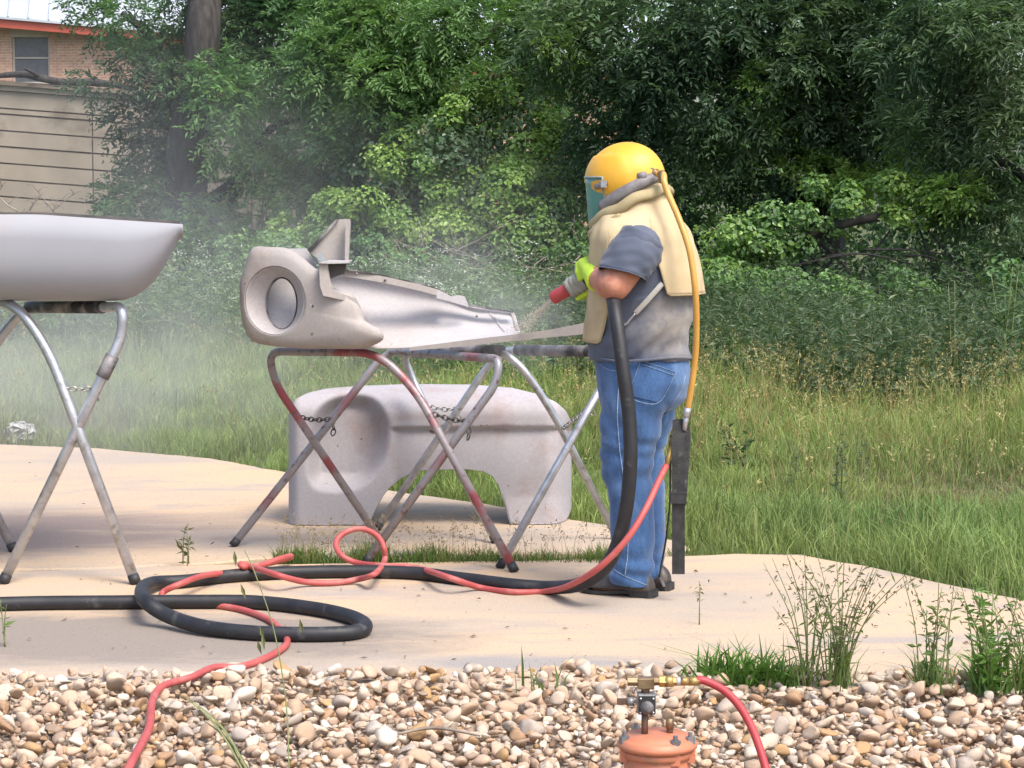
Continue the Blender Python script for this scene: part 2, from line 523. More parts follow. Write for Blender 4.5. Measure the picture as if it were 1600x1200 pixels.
for i in range(m_):
    c = PAL[CI[i]]
    if i in top300:
        key = (SI[i], CI[i])
        if key not in stone_meshes:
            o = mk_np('stone', SHAPES[SI[i]], ICO_F, M['stone'], bed, True, np.tile(c, (len(ICO_V), 1)))
            stone_meshes[key] = o.data
        else:
            o = bpy.data.objects.new('stone', stone_meshes[key]); COL.objects.link(o); o.parent = bed
        q = Matrix(RM[i].tolist()).to_quaternion()
        o.location = (gx[i], gy[i], gz[i]); o.rotation_euler = q.to_euler(); o.scale = [size[i]] * 3
    else:
        restV.append((SHAPES[SI[i]] * size[i]) @ RM[i].T + np.array([gx[i], gy[i], gz[i]]))
        restC.append(np.tile(c * RNG.uniform(.82, 1.12), (len(ICO_V), 1)))
# bottom layer of small stones that fills the gaps
_bm = bmesh.new(); bmesh.ops.create_icosphere(_bm, subdivisions=1, radius=1.0)
I1V = np.array([v.co[:] for v in _bm.verts]); I1F = np.array([[v.index for v in f.verts] for f in _bm.faces]); _bm.free()
nl_ = 14000
lx, ly = RNG.uniform(-2.9, 2.9, nl_), RNG.uniform(5.0, 7.36, nl_)
ls = RNG.uniform(.009, .019, nl_)
lR = rot_mats(RNG.uniform(0, 6.28, nl_), RNG.normal(0, .5, nl_), RNG.normal(0, .5, nl_))
lv = I1V[None] * RNG.uniform(.75, 1.2, (nl_, len(I1V), 1)) * np.stack([np.ones(nl_), RNG.uniform(.6, .95, nl_), RNG.uniform(.45, .8, nl_)], 1)[:, None, :] * ls[:, None, None]
lv = np.einsum('nij,nkj->nki', lR, lv) + np.stack([lx, ly, -.05 + ls * .4 + RNG.uniform(0, .012, nl_) + .028 * np.clip((ly - 6.9) / .4, 0, 1)], 1)[:, None, :]
lc = np.repeat(PAL[RNG.choice(len(PAL), nl_, p=PALW)] * RNG.uniform(.7, 1.0, (nl_, 1)), len(I1V), 0)
tag(mk_np('grit', lv.reshape(-1, 3), (I1F[None] + (np.arange(nl_) * len(I1V))[:, None, None]).reshape(-1, 3), M['stone'], bed, True, lc), kind='stuff')
nv = len(ICO_V)
FF = (ICO_F[None] + (np.arange(len(restV)) * nv)[:, None, None]).reshape(-1, 3)
tag(mk_np('small_stones', np.concatenate(restV), FF, M['stone'], bed, True, np.concatenate(restC)), kind='stuff')

# ------------------------------------------------------------------ tan concrete wall at the back left
WY = 40.0
wall = thing('boundary_wall', 'tall tan concrete plank wall behind the left tree', 'wall', at(60, 440, WY))
M['wall'] = simple('weathered tan concrete', (0.345, 0.295, 0.235), (0.28, 0.24, 0.19), 1.6, 0.95, bumpk=0.3, bscale=40, c3=(0.10, 0.08, 0.06), scale3=0.9, lo3=0.55, hi3=0.75)
M['wall_cap'] = simple('stained coping', (0.22, 0.175, 0.13), (0.12, 0.10, 0.075), 2.5, 0.95, bumpk=0.3, bscale=30)
SL = -0.075                                                       # courses run downhill to the right
def wz(px, py): return at(px, py, WY).z
x_l, x_r = at(-1300, 0, WY).x, at(620, 0, WY).x
x0w = at(0, 0, WY).x
def wbox(xa, xb, zt, zb, y0, y1):
    g = 0.012
    def Z(x, z): return z + SL * (x - x0w)
    v = []
    for y in (y0, y1):
        for (x, z) in ((xa + g, zb), (xb - g, zb), (xb - g, zt), (xa + g, zt)): v.append((x, y, Z(x, z)))
    return v, [(0, 1, 2, 3), (7, 6, 5, 4), (0, 4, 5, 1), (1, 5, 6, 2), (2, 6, 7, 3), (3, 7, 4, 0)]
rows = [141, 169, 178, 204, 229, 255, 281, 307, 333, 359, 385, 411, 437, 465]
xb_ = [x_l, at(-980, 0, WY).x, at(-700, 0, WY).x, at(-420, 0, WY).x, at(-140, 0, WY).x, at(141, 0, WY).x, at(390, 0, WY).x, x_r]
for i in range(len(rows) - 1):
    zt, zb = wz(0, rows[i]) - 0.014, wz(0, rows[i + 1]) + 0.014
    for j in range(len(xb_) - 1):
        jit = random.uniform(-.012, .012)
        v, f = wbox(xb_[j], xb_[j + 1], zt, zb, WY + jit, WY + 0.16)
        mk('plank', v, f, M['wall'], wall, False)
v, f = wbox(x_l - .05, x_r + .05, wz(0, 141) - .003, wz(0, 475), WY + 0.05, WY + 0.155); mk('backing', v, f, M['wall_cap'], wall, False)
v, f = wbox(x_l - .1, x_r + .1, wz(0, 126), wz(0, 133), WY - 0.12, WY + 0.28); mk('coping', v, f, M['wall_cap'], wall, False)
v, f = wbox(x_l - .1, x_r + .1, wz(0, 133) - .002, wz(0, 141), WY - 0.06, WY + 0.22); mk('coping', v, f, M['wall'], wall, False)

# ------------------------------------------------------------------ brick houses behind the wall
def brick_mat():
    m, nt, b = new_mat('far brick')
    tc = nt.nodes.new('ShaderNodeTexCoord'); mp = nt.nodes.new('ShaderNodeMapping')
    mp.inputs['Rotation'].default_value = (R(90), 0, 0); nt.links.new(tc.outputs['Object'], mp.inputs[0])
    br = N(nt, 'ShaderNodeTexBrick'); br.inputs['Scale'].default_value = 1.0
    br.inputs['Brick Width'].default_value = 0.22; br.inputs['Row Height'].default_value = 0.075; br.inputs['Mortar Size'].default_value = 0.010
    br.inputs['Color1'].default_value = (0.40, 0.20, 0.125, 1); br.inputs['Color2'].default_value = (0.50, 0.29, 0.19, 1); br.inputs['Mortar'].default_value = (0.45, 0.38, 0.32, 1)
    nt.links.new(mp.outputs[0], br.inputs[0])
    r = ramp(nt, noise_fac(nt, 3, 5), [(0.3, (0.75, 0.75, 0.75)), (0.7, (1.15, 1.15, 1.15))])
    nt.links.new(mixc(nt, 1.0, br.outputs[0], r.outputs[0], 'MULTIPLY'), b.inputs['Base Color'])
    b.inputs['Roughness'].default_value = 0.95
    return m
M['brick'] = brick_mat()
M['roof'] = simple('galvanised roof', (0.45, 0.48, 0.52), (0.55, 0.58, 0.62), 1.5, 0.4, 0.3)
M['fascia'] = simple('red fascia', (0.42, 0.085, 0.05), (0.36, 0.07, 0.04), 3, 0.5)
M['window_dark'] = simple('dark window blind', (0.075, 0.08, 0.095), (0.10, 0.105, 0.12), 6, 0.25)
M['lintel'] = simple('pale lintel', (0.40, 0.36, 0.32), (0.46, 0.42, 0.38), 5, 0.8)
def house(px0, px1, HY, eave_py, slope, label, win=None):
    h = thing('brick_house', label, 'house', (at((px0 + px1) / 2, 300, HY).x, HY, 0))
    xa, xb = at(px0, 0, HY).x, at(px1, 0, HY).x
    ze = at(max(px0, 0), eave_py, HY).z
    xref = at(max(px0, 0), 0, HY).x
    def Z(x): return ze + slope * (x - xref)
    b_ = MB()
    segs = [(xa, xb, 0.0, None)]
    if win is None: walls = [(xa, xb, -0.2, 99)]
    else:
        wa, wb = at(win[0], 0, HY).x, at(win[1], 0, HY).x
        wt, wbz = at(win[0], win[2], HY).z, at(win[0], win[3], HY).z
        walls = [(xa, wa, -0.2, 99), (wb, xb, -0.2, 99), (wa, wb, -0.2, wbz)]
    for (p, q, z0, z1) in walls:
        zt0, zt1 = (Z(p), Z(q)) if z1 == 99 else (z1, z1)
        b_.add([(p, HY, z0), (q, HY, z0), (q, HY, zt1), (p, HY, zt0), (p, HY + 6, z0), (q, HY + 6, z0), (q, HY + 6, zt1), (p, HY + 6, zt0)],
               [(0, 1, 2, 3), (7, 6, 5, 4), (0, 4, 5, 1), (1, 5, 6, 2), (2, 6, 7, 3), (3, 7, 4, 0)])
    b_.build('wall', M['brick'], h, False)
    if win is not None:
        lt = at(win[0], win[4], HY).z
        MB().box(((wa + wb) / 2, HY + 0.09, (lt + wt) / 2 + .15), wb - wa - .006, 0.2, lt - wt + .3).build('lintel', M['lintel'], h, False)
        w = MB().box(((wa + wb) / 2, HY + 0.16, (wt + wbz) / 2), wb - wa - .1, 0.04, wt - wbz - .01).build('window', M['window_dark'], h, False)
        fr = MB()
        for x in (wa + .03, wb - .03): fr.box((x, HY + .12, (wt + wbz) / 2), .055, .07, wt - wbz - .012)
        fr.box(((wa + wb) / 2, HY + .125, (wt + wbz) / 2 + .05), wb - wa - .12, .05, .04)
        fr.build('frame', M['lintel'], w, False)
        MB().box(((wa + wb) / 2, HY - .02, wbz - .03), wb - wa + .1, .12, .055).build('sill', M['lintel'], h, False)
    # fascia board and sloping metal roof with standing seams
    b_ = MB()
    xl, xr = xa - .4, xb + .5
    fh = 0.27
    v = []
    for y in (HY - .62, HY - .55):
        for (x, z) in ((xl, Z(xl) - fh / 2), (xr, Z(xr) - fh / 2), (xr, Z(xr) + fh / 2), (xl, Z(xl) + fh / 2)): v.append((x, y, z + .02))
    b_.add(v, [(0, 1, 2, 3), (7, 6, 5, 4), (0, 4, 5, 1), (1, 5, 6, 2), (2, 6, 7, 3), (3, 7, 4, 0)]).build('fascia', M['fascia'], h, False)
    y0, y1, rise = HY - .70, HY + 4.5, 2.3
    b_ = MB()
    v = [(xl, y0, Z(xl) + .17), (xr, y0, Z(xr) + .17), (xr, y1, Z(xr) + .17 + rise), (xl, y1, Z(xl) + .17 + rise)]
    v += [(x, y, z - .06) for x, y, z in v]
    rf = b_.add(v, [(0, 1, 2, 3), (7, 6, 5, 4), (0, 4, 5, 1), (1, 5, 6, 2), (2, 6, 7, 3), (3, 7, 4, 0)]).build('roof', M['roof'], h, False)
    k = int((xr - xl) / 0.55)
    for i in range(k + 1):
        x = xl + .1 + i * .55
        if x > xr - .05: break
        MB().tube([(x, y0, Z(x) + .185), (x - .9, y1, Z(x - .9) + .185 + rise)], .03, 4).build('roof_seam', M['roof'], rf, False)
    return h
house(-1500, 380, 62, 38, -0.085, 'orange brick house with red fascia behind the tan wall', win=(17, 76, 58, 128, 38))
house(600, 1000, 66, 112, -0.02, 'grey roofed house with red fascia glimpsed through the tree leaves')

# ------------------------------------------------------------------ dark board fence at the right
M['old_board'] = simple('old dark fence board', (0.055, 0.05, 0.05), (0.10, 0.09, 0.085), 5, 0.95, bumpk=0.5, bscale=30, mapping=(1, 1, .2))
FY = 27.5
fen = thing('board_fence', 'low dark weathered board fence under the right trees', 'fence', at(1500, 510, FY))
xa, xb = at(1405, 0, FY).x, at(1660, 0, FY).x
x = xa; i = 0
while x < xb:
    w = random.uniform(.13, .16)
    zt = at(1500, 452 + random.uniform(-1.5, 2), FY).z
    MB().box((x + w / 2, FY + random.uniform(-.008, .008), (zt + GZ) / 2), w - .014, .022, zt - GZ).build('board', M['old_board'], fen, False)
    x += w
MB().box(((xa + xb) / 2, FY - .03, at(0, 450, FY).z + .02), xb - xa + .1, .12, .03).build('top_rail', M['old_board'], fen, False)
MB().box(((xa + xb) / 2, FY + .05, .15), xb - xa, .05, .09).build('rail', M['old_board'], fen, False)

# ================================================================== VEGETATION
def unit(a): return a / (np.linalg.norm(a, axis=-1, keepdims=True) + 1e-9)

def leaf_arrays(P, D, Nn, L, W, C, broad=False, fold=0.18):
    """arrays of leaves -> verts, quads/tris, colours"""
    D = unit(D); S = unit(np.cross(D, Nn)); Nn = np.cross(S, D)
    L = L[:, None]; W = W[:, None]
    if broad:
        pts = [P, P + D * L * .28 + S * W * .5 + Nn * W * fold, P + D * L * .66 + S * W * .36 + Nn * W * fold * .6, P + D * L - Nn * L * .12,
               P + D * L * .66 - S * W * .36 + Nn * W * fold * .6, P + D * L * .28 - S * W * .5 + Nn * W * fold]
        fc = np.array([[0, 3, 2, 1], [0, 5, 4, 3]])
    else:
        pts = [P, P + D * L * .42 + S * W * .5 + Nn * W * fold, P + D * L - Nn * L * .10, P + D * L * .42 - S * W * .5 + Nn * W * fold]
        fc = np.array([[0, 2, 1], [0, 3, 2]])
    k = len(pts); n = len(P)
    V = np.stack(pts, 1).reshape(-1, 3)
    Fx = (fc[None] + (np.arange(n) * k)[:, None, None]).reshape(-1, fc.shape[1])
    return V, Fx, np.repeat(C, k, 0)

def lowfreq(P, s, seed):
    r = np.random.default_rng(seed); v = np.zeros(len(P))
    for _ in range(5):
        w = r.normal(size=3) * s; v += np.sin(P @ w + r.uniform(0, 6.28))
    return v / 5

def sphere_dirs(n, rng):
    return unit(rng.normal(size=(n, 3)))

def blob_points(blobs, dens, rng, shell=0.5, gap=0.0, seed=1, flat_bottom=0.0):
    """points and outward directions spread through a list of ellipsoids (centre, rx, ry, rz)"""
    Ps, Ds = [], []
    for (c, rx, ry, rz) in blobs:
        area = 4 * math.pi * ((rx * ry) ** 1.6 / 3 + (rx * rz) ** 1.6 / 3 + (ry * rz) ** 1.6 / 3) ** (1 / 1.6)
        n = int(area * dens)
        d = sphere_dirs(n, rng)
        # fewer at the very back, where nothing is seen
        keep = rng.uniform(size=n) < np.where(d[:, 1] > 0.35, 0.4, 1.0)
        d = d[keep]; n = len(d)
        r = shell + (1 - shell) * rng.uniform(size=n) ** 0.6 + rng.normal(0, .07, n)
        Ps.append(np.array(c) + d * r[:, None] * np.array([rx, ry, rz])); Ds.append(d)
    P, D = np.concatenate(Ps), np.concatenate(Ds)
    if gap > 0:
        g = lowfreq(P, 3.4, seed) + 0.5 * lowfreq(P, 8.0, seed + 1)
        k = g > (-0.55 + gap)
        P, D = P[k], D[k]
    return P, D

def pick_cols(P, pal, rng, seed, s=1.6, jit=0.12):
    pal = np.array(pal)
    t = (lowfreq(P, s, seed) * 1.6 + 1) / 2 + rng.normal(0, .18, len(P))
    t = np.clip(t, 0, .999) * (len(pal) - 1)
    i = t.astype(int); f = (t - i)[:, None]
    c = pal[i] * (1 - f) + pal[np.minimum(i + 1, len(pal) - 1)] * f
    return c * (1 + rng.normal(0, jit, (len(P), 1)))

def frond_crown(blobs, dens, Lf, nl, ll, lw, pal, rng, droop=0.35, shell=0.5, gap=0.0, seed=1):
    P, D = blob_points(blobs, dens, rng, shell, gap, seed)
    n = len(P)
    D = unit(D * 0.8 + sphere_dirs(n, rng) * 0.7 + np.array([0, 0, 0.12]))
    S = unit(np.cross(D, unit(np.array([0, 0, 1.0]) + 0.45 * rng.normal(size=(n, 3)))))
    U = np.cross(S, D)
    Ls = Lf * rng.uniform(.6, 1.25, n)
    C = pick_cols(P, pal, rng, seed)
    oV, oF, oC = [], [], []
    PP, DD, NN, LL, WW, CC = [], [], [], [], [], []
    for j in range(nl):
        t = (j + 1) / nl
        side = 0 if j == nl - 1 else (1 if j % 2 else -1)
        pos = P + D * (t * Ls)[:, None]; pos[:, 2] -= droop * t * t * Ls
        d = D * (0.55 if side else 1.0) + S * (0.85 * side) + np.array([0, 0, -0.25]) + 0.22 * rng.normal(size=(n, 3))
        PP.append(pos); DD.append(d); NN.append(U + 0.35 * rng.normal(size=(n, 3)))
        k = ll * rng.uniform(.7, 1.2, n) * (0.7 + 0.5 * math.sin(math.pi * min(t, .9)))
        LL.append(k); WW.append(k * lw); CC.append(C * (1 + rng.normal(0, .10, (n, 1))))
    return leaf_arrays(np.concatenate(PP), np.concatenate(DD), np.concatenate(NN), np.concatenate(LL), np.concatenate(WW), np.clip(np.concatenate(CC), .004, 1))

def broad_crown(blobs, dens, ll, pal, rng, shell=0.75, gap=0.0, seed=1, up=0.5):
    P, D = blob_points(blobs, dens, rng, shell, gap, seed)
    n = len(P)
    Nn = unit(D * 0.9 + np.array([0, -0.15, up]) + 0.45 * rng.normal(size=(n, 3)))
    d = unit(np.cross(Nn, rng.normal(size=(n, 3)))) + np.array([0, 0, -0.45]); d = unit(d - Nn * (d * Nn).sum(1, keepdims=True))
    L = ll * rng.uniform(.55, 1.3, n)
    return leaf_arrays(P, d, Nn, L, L * rng.uniform(.7, .95, n), np.clip(pick_cols(P, pal, rng, seed), .004, 1), True)

def clumps(blobs, n, r, rng):
    out = []
    for (c, rx, ry, rz) in blobs:
        for _ in range(max(2, int(n * (rx * rz) ** .5))):
            d = sphere_dirs(1, rng)[0]
            if d[1] > .3: d[1] *= -1
            k = r * rng.uniform(.6, 1.35)
            out.append((tuple(np.array(c) + d * np.array([rx, ry, rz]) * rng.uniform(.75, 1.02)), k, k * .9, k * rng.uniform(.6, .85)))
    return out
def merge(*cs):
    V, Fx, C = [], [], []; o = 0
    for c in cs: V.append(c[0]); Fx.append(c[1] + o); C.append(c[2]); o += len(c[0])
    return np.concatenate(V), np.concatenate(Fx), np.concatenate(C)
def B(px, py, Y, rx, ry, rz): return (at(px, py, Y)[:], rx, ry, rz)

def limb(mb, px_pts, r):
    mb.tube(catmull([at(*p) for p in px_pts], 5), r, 9)

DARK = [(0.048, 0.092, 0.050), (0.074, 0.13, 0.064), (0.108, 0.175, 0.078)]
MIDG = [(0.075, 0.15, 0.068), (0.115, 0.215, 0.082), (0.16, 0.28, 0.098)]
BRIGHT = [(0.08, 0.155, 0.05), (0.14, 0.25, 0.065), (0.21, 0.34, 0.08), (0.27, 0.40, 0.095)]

def tree(name, label, base, crown, trunk_paths, leafm='leaf', cat='tree'):
    t = thing(name, label, cat, base)
    mb = MB()
    for pts, r in trunk_paths[:1]: limb(mb, pts, r)
    tr = mb.build('trunk', M['bark'], t)
    for pts, r in trunk_paths[1:]:
        m2 = MB(); limb(m2, pts, r); m2.build('limb', M['bark'], t)
    mk_np('crown', crown[0], crown[1], M[leafm], t, False, crown[2])
    return t

# left tree with a dark forked trunk, feathery leaves hanging in front of the wall
bl = [B(345, 15, 34, 1.3, 1.2, .55), B(215, 28, 33.5, .75, .9, .5), B(440, 40, 33.5, 1.0, 1.1, .7), B(190, 100, 33.2, .68, .8, .33), B(285, 120, 33.5, .8, .9, .42),
      B(372, 150, 32.6, .72, .8, .42), B(330, 200, 32.6, .8, .8, .35), B(440, 130, 33.5, .8, .9, .6), B(250, 215, 34, .6, .9, .5), B(235, 300, 33.6, .55, .8, .6),
      B(300, 300, 33.4, .55, .8, .75), B(430, 150, 33.8, .4, .6, .25), B(300, 375, 33, .85, .8, .4), B(480, 210, 33.4, .6, .8, .5), B(250, -130, 35, 2.4, 1.8, .8), B(460, -110, 34.5, 1.8, 1.6, .8)]
rc_ = np.random.default_rng(121)
cr = frond_crown([(c, x * .8, y * .8, z * .8) for c, x, y, z in bl] + clumps(bl[:14], 7, .34, rc_), 58, .36, 11, .105, .34, [(0.04, 0.085, 0.048), (0.075, 0.15, 0.065), (0.11, 0.215, 0.08), (0.16, 0.29, 0.10)], np.random.default_rng(21), .45, .35, .22, 31)
tree('feathery_tree', 'tall feathery leaved tree with dark trunk in front of the tan wall', gr(310, 470), cr,
     [([(308, 480, 33.6), (303, 380, 33.4), (290, 250, 33.0), (312, 120, 32.7), (320, 0, 32.8), (330, -160, 34)], [.36, .33, .30, .27, .25, .18]),
      ([(318, 110, 34), (390, 40, 33.8), (520, -10, 33.4), (640, -40, 33)], [.16, .11, .08, .05]),
      ([(300, 235, 34.1), (270, 150, 34), (235, 60, 33.6), (190, 20, 33.4)], [.17, .12, .08, .04]),
      ([(306, 330, 34.2), (372, 280, 34), (425, 200, 33.8), (505, 185, 33.6)], [.13, .09, .06, .03]),
      ([(310, 400, 34.2), (355, 330, 34), (385, 260, 33.9)], [.10, .07, .04])])

# middle tree, lighter feathery leaves
bl = [B(560, 35, 32, 1.0, 1.1, .7), B(680, 25, 31.5, 1.1, 1.1, .6), B(620, 115, 31.3, .95, 1.0, .5), B(520, 120, 31.8, .8, .9, .55), B(790, 25, 32, 1.0, 1.0, .6),
      B(730, 125, 31.4, .75, .9, .45), B(560, 205, 31.8, .85, .9, .5), B(655, 200, 31.4, .8, .9, .45), B(850, 90, 32, .5, .9, .6), B(480, 260, 32.4, .7, .8, .6), B(640, -110, 33, 2.0, 1.6, .7), B(850, -100, 33, 1.6, 1.5, .7)]
cr = frond_crown([(c, x * .8, y * .8, z * .8) for c, x, y, z in bl] + clumps(bl[:10], 8, .34, rc_), 62, .34, 11, .10, .38, MIDG + [(0.12, 0.21, 0.06)], np.random.default_rng(22), .4, .4, .18, 33)
tree('feathery_tree', 'lighter green feathery tree beside the vine covered shrub, top centre', gr(640, 460), cr,
     [([(655, 462, 32.6), (650, 300, 32.6), (640, 150, 32.4), (660, 0, 32.3), (670, -140, 32.5)], [.2, .17, .14, .11, .07]),
      ([(645, 190, 32.5), (580, 100, 32.2), (530, 30, 32)], [.09, .06, .04]), ([(645, 150, 32.4), (730, 90, 32), (800, 20, 32)], [.09, .06, .04])])

# bright vine-covered shrub behind the fender
bl = [B(610, 290, 31, .75, .8, .85), B(710, 250, 30.6, .8, .8, .8), B(790, 320, 30, .85, .8, .62), B(850, 360, 29.6, .6, .7, .42), B(700, 370, 30.2, 1.0, .8, .42), B(560, 350, 31.3, .7, .7, .6),
      B(880, 270, 31, .5, .8, .75), B(800, 210, 31.2, .7, .8, .7), B(900, 400, 29.4, .4, .6, .3), B(500, 380, 31.6, .6, .6, .4)]
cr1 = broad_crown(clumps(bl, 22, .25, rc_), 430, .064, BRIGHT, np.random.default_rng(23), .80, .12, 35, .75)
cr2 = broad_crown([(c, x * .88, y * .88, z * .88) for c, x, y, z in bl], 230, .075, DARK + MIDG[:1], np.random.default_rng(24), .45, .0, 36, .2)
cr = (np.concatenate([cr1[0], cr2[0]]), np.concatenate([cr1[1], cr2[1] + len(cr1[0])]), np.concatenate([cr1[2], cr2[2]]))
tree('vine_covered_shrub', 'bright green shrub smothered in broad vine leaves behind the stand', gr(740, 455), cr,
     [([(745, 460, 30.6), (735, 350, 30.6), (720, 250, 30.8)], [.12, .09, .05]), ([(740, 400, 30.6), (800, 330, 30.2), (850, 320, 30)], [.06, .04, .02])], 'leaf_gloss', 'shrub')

# big dark tree, upper right
bl = [B(890, 60, 29.5, .8, 1, .7), B(1000, 50, 29, .95, 1.1, .75), B(960, 180, 29.6, .65, .9, .6), B(1080, 150, 29, .8, 1, .7), B(1130, 40, 28.6, .9, 1.1, .7), B(1250, 50, 28.6, 1.0, 1.1, .75),
      B(1190, 170, 28.8, .85, 1, .65), B(1090, 255, 29.4, .7, .9, .5), B(1300, 170, 28.8, .9, 1, .7), B(1220, 265, 29.4, .75, .9, .45), B(1370, 60, 28.4, .9, 1.1, .7), B(1380, 225, 29, .8, .9, .5),
      B(1020, 330, 30, .55, .8, .5), B(1150, -110, 29.5, 2.6, 2.0, .8), B(1380, -120, 28.8, 2.4, 2.0, .8)]
cr = frond_crown([(c, x * .85, y * .85, z * .85) for c, x, y, z in bl] + clumps(bl[:13], 5, .36, rc_), 70, .30, 9, .105, .36, DARK, np.random.default_rng(25), .35, .3, .10, 37)
hi = [B(1195, 128, 28.2, .22, .3, .22), B(1292, 268, 28.4, .22, .3, .2), B(1246, 248, 28.6, .15, .2, .12), B(1425, 242, 28.2, .25, .3, .16), B(1398, 182, 28.3, .14, .2, .2), B(1490, 296, 26.2, .28, .3, .14), B(1345, 285, 28.4, .2, .25, .12), B(1215, 175, 28.3, .16, .2, .14), B(880, 75, 28.9, .25, .3, .12), B(1150, 225, 28.6, .14, .2, .1), B(1480, 270, 27.4, .3, .3, .12)]  # sunlit leaf patches, painted in with the brighter palette
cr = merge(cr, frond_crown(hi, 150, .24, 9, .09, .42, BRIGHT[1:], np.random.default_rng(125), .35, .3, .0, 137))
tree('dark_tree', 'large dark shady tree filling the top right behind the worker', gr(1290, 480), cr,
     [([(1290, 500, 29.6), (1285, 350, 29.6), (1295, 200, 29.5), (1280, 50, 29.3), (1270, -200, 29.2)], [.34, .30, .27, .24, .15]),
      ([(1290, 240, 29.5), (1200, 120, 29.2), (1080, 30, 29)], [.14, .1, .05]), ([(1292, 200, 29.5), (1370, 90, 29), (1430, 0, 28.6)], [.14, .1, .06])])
# willow-like tree at the right edge
bl = [B(1480, 60, 26.5, .7, .9, .6), B(1580, 70, 26, .8, .9, .7), B(1540, 190, 26.3, .65, .8, .6), B(1620, 220, 26, .6, .8, .7), B(1450, 170, 27, .6, .8, .6), B(1590, 330, 26.4, .45, .7, .55),
      B(1510, 300, 26.8, .5, .7, .4), B(1600, 420, 26.6, .4, .6, .4), B(1590, -110, 27, 1.8, 1.8, .7), B(1750, 100, 26.5, 1.4, 1.4, 1.4)]
cr = frond_crown([(c, x * .85, y * .85, z * .85) for c, x, y, z in bl] + clumps(bl[:8], 5, .3, rc_), 72, .34, 9, .12, .26, DARK + [(0.075, 0.12, 0.06), (0.11, 0.16, 0.08)], np.random.default_rng(26), .6, .35, .12, 39)
tree('narrow_leaved_tree', 'dark narrow leaved tree hanging down at the right edge', gr(1660, 520), cr,
     [([(1660, 530, 26.8), (1650, 350, 26.8), (1630, 150, 26.6), (1610, -100, 26.5)], [.22, .19, .15, .1]), ([(1645, 330, 26.8), (1580, 260, 26.6), (1520, 250, 26.6)], [.07, .05, .02])])

# vines heaped over a fallen limb, right of the worker
bl = [B(1115, 405, 26.6, .32, .5, .3), B(1165, 385, 26.5, .36, .5, .32), B(1225, 350, 26.5, .36, .5, .30), B(1290, 325, 26.5, .38, .5, .30), B(1350, 315, 26.5, .36, .5, .30), B(1410, 310, 26.5, .36, .5, .26), B(1470, 312, 26.6, .32, .5, .24),
      B(1150, 440, 26.6, .5, .5, .4), B(1480, 300, 27.3, .4, .5, .2)]
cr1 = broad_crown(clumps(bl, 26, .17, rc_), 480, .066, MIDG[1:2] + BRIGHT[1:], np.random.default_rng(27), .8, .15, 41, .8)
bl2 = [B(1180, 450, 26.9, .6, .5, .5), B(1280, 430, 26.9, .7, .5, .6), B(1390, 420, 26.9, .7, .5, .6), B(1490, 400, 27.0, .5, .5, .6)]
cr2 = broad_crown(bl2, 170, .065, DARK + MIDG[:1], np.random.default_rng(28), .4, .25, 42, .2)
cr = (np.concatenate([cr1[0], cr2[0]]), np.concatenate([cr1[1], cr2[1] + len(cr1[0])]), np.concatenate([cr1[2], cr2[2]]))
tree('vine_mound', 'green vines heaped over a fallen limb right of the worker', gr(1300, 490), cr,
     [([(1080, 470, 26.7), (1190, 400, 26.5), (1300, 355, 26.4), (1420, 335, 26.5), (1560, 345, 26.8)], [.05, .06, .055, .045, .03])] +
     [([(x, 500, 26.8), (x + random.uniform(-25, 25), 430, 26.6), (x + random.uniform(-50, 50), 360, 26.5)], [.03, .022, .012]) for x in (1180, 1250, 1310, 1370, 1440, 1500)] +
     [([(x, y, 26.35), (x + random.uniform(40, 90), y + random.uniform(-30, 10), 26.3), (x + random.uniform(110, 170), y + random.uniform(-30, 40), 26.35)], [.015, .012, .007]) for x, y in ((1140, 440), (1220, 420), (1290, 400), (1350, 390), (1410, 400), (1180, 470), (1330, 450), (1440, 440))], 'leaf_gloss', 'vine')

# low wall of undergrowth and the wood beyond
rw = np.random.default_rng(29)
n = 40000
P = np.stack([rw.uniform(at(370, 0, 40).x, at(1780, 0, 46).x, n), rw.uniform(36, 45, n), rw.uniform(0, 7.0, n) ** 1.0], 1)
k = lowfreq(P * np.array([1, .5, 1]), 2.2, 51) + .6 * lowfreq(P, 5, 52) > -0.28
hole = ((P[:, 0] / P[:, 1] * F_PX + 800 - 800) ** 2 < 40 ** 2) & (np.abs(P[:, 2] - 3.75) < .3)
P = P[k & ~hole]; n = len(P)
Nn = unit(np.array([0, -.5, .6]) + .6 * rw.normal(size=(n, 3))); d = unit(rw.normal(size=(n, 3)) + np.array([0, 0, -.4]))
L = .20 * rw.uniform(.5, 1.3, n)
wv = leaf_arrays(P, d, Nn, L, L * .6, np.clip(pick_cols(P, DARK + MIDG + [(0.10, 0.18, 0.04)], rw, 53, .9), .004, 1), True)
tag(mk_np('background_woods', wv[0], wv[1], M['leaf'], None, False, wv[2]), 'dense green wood closing off the view behind the trees', 'wood', kind='stuff')

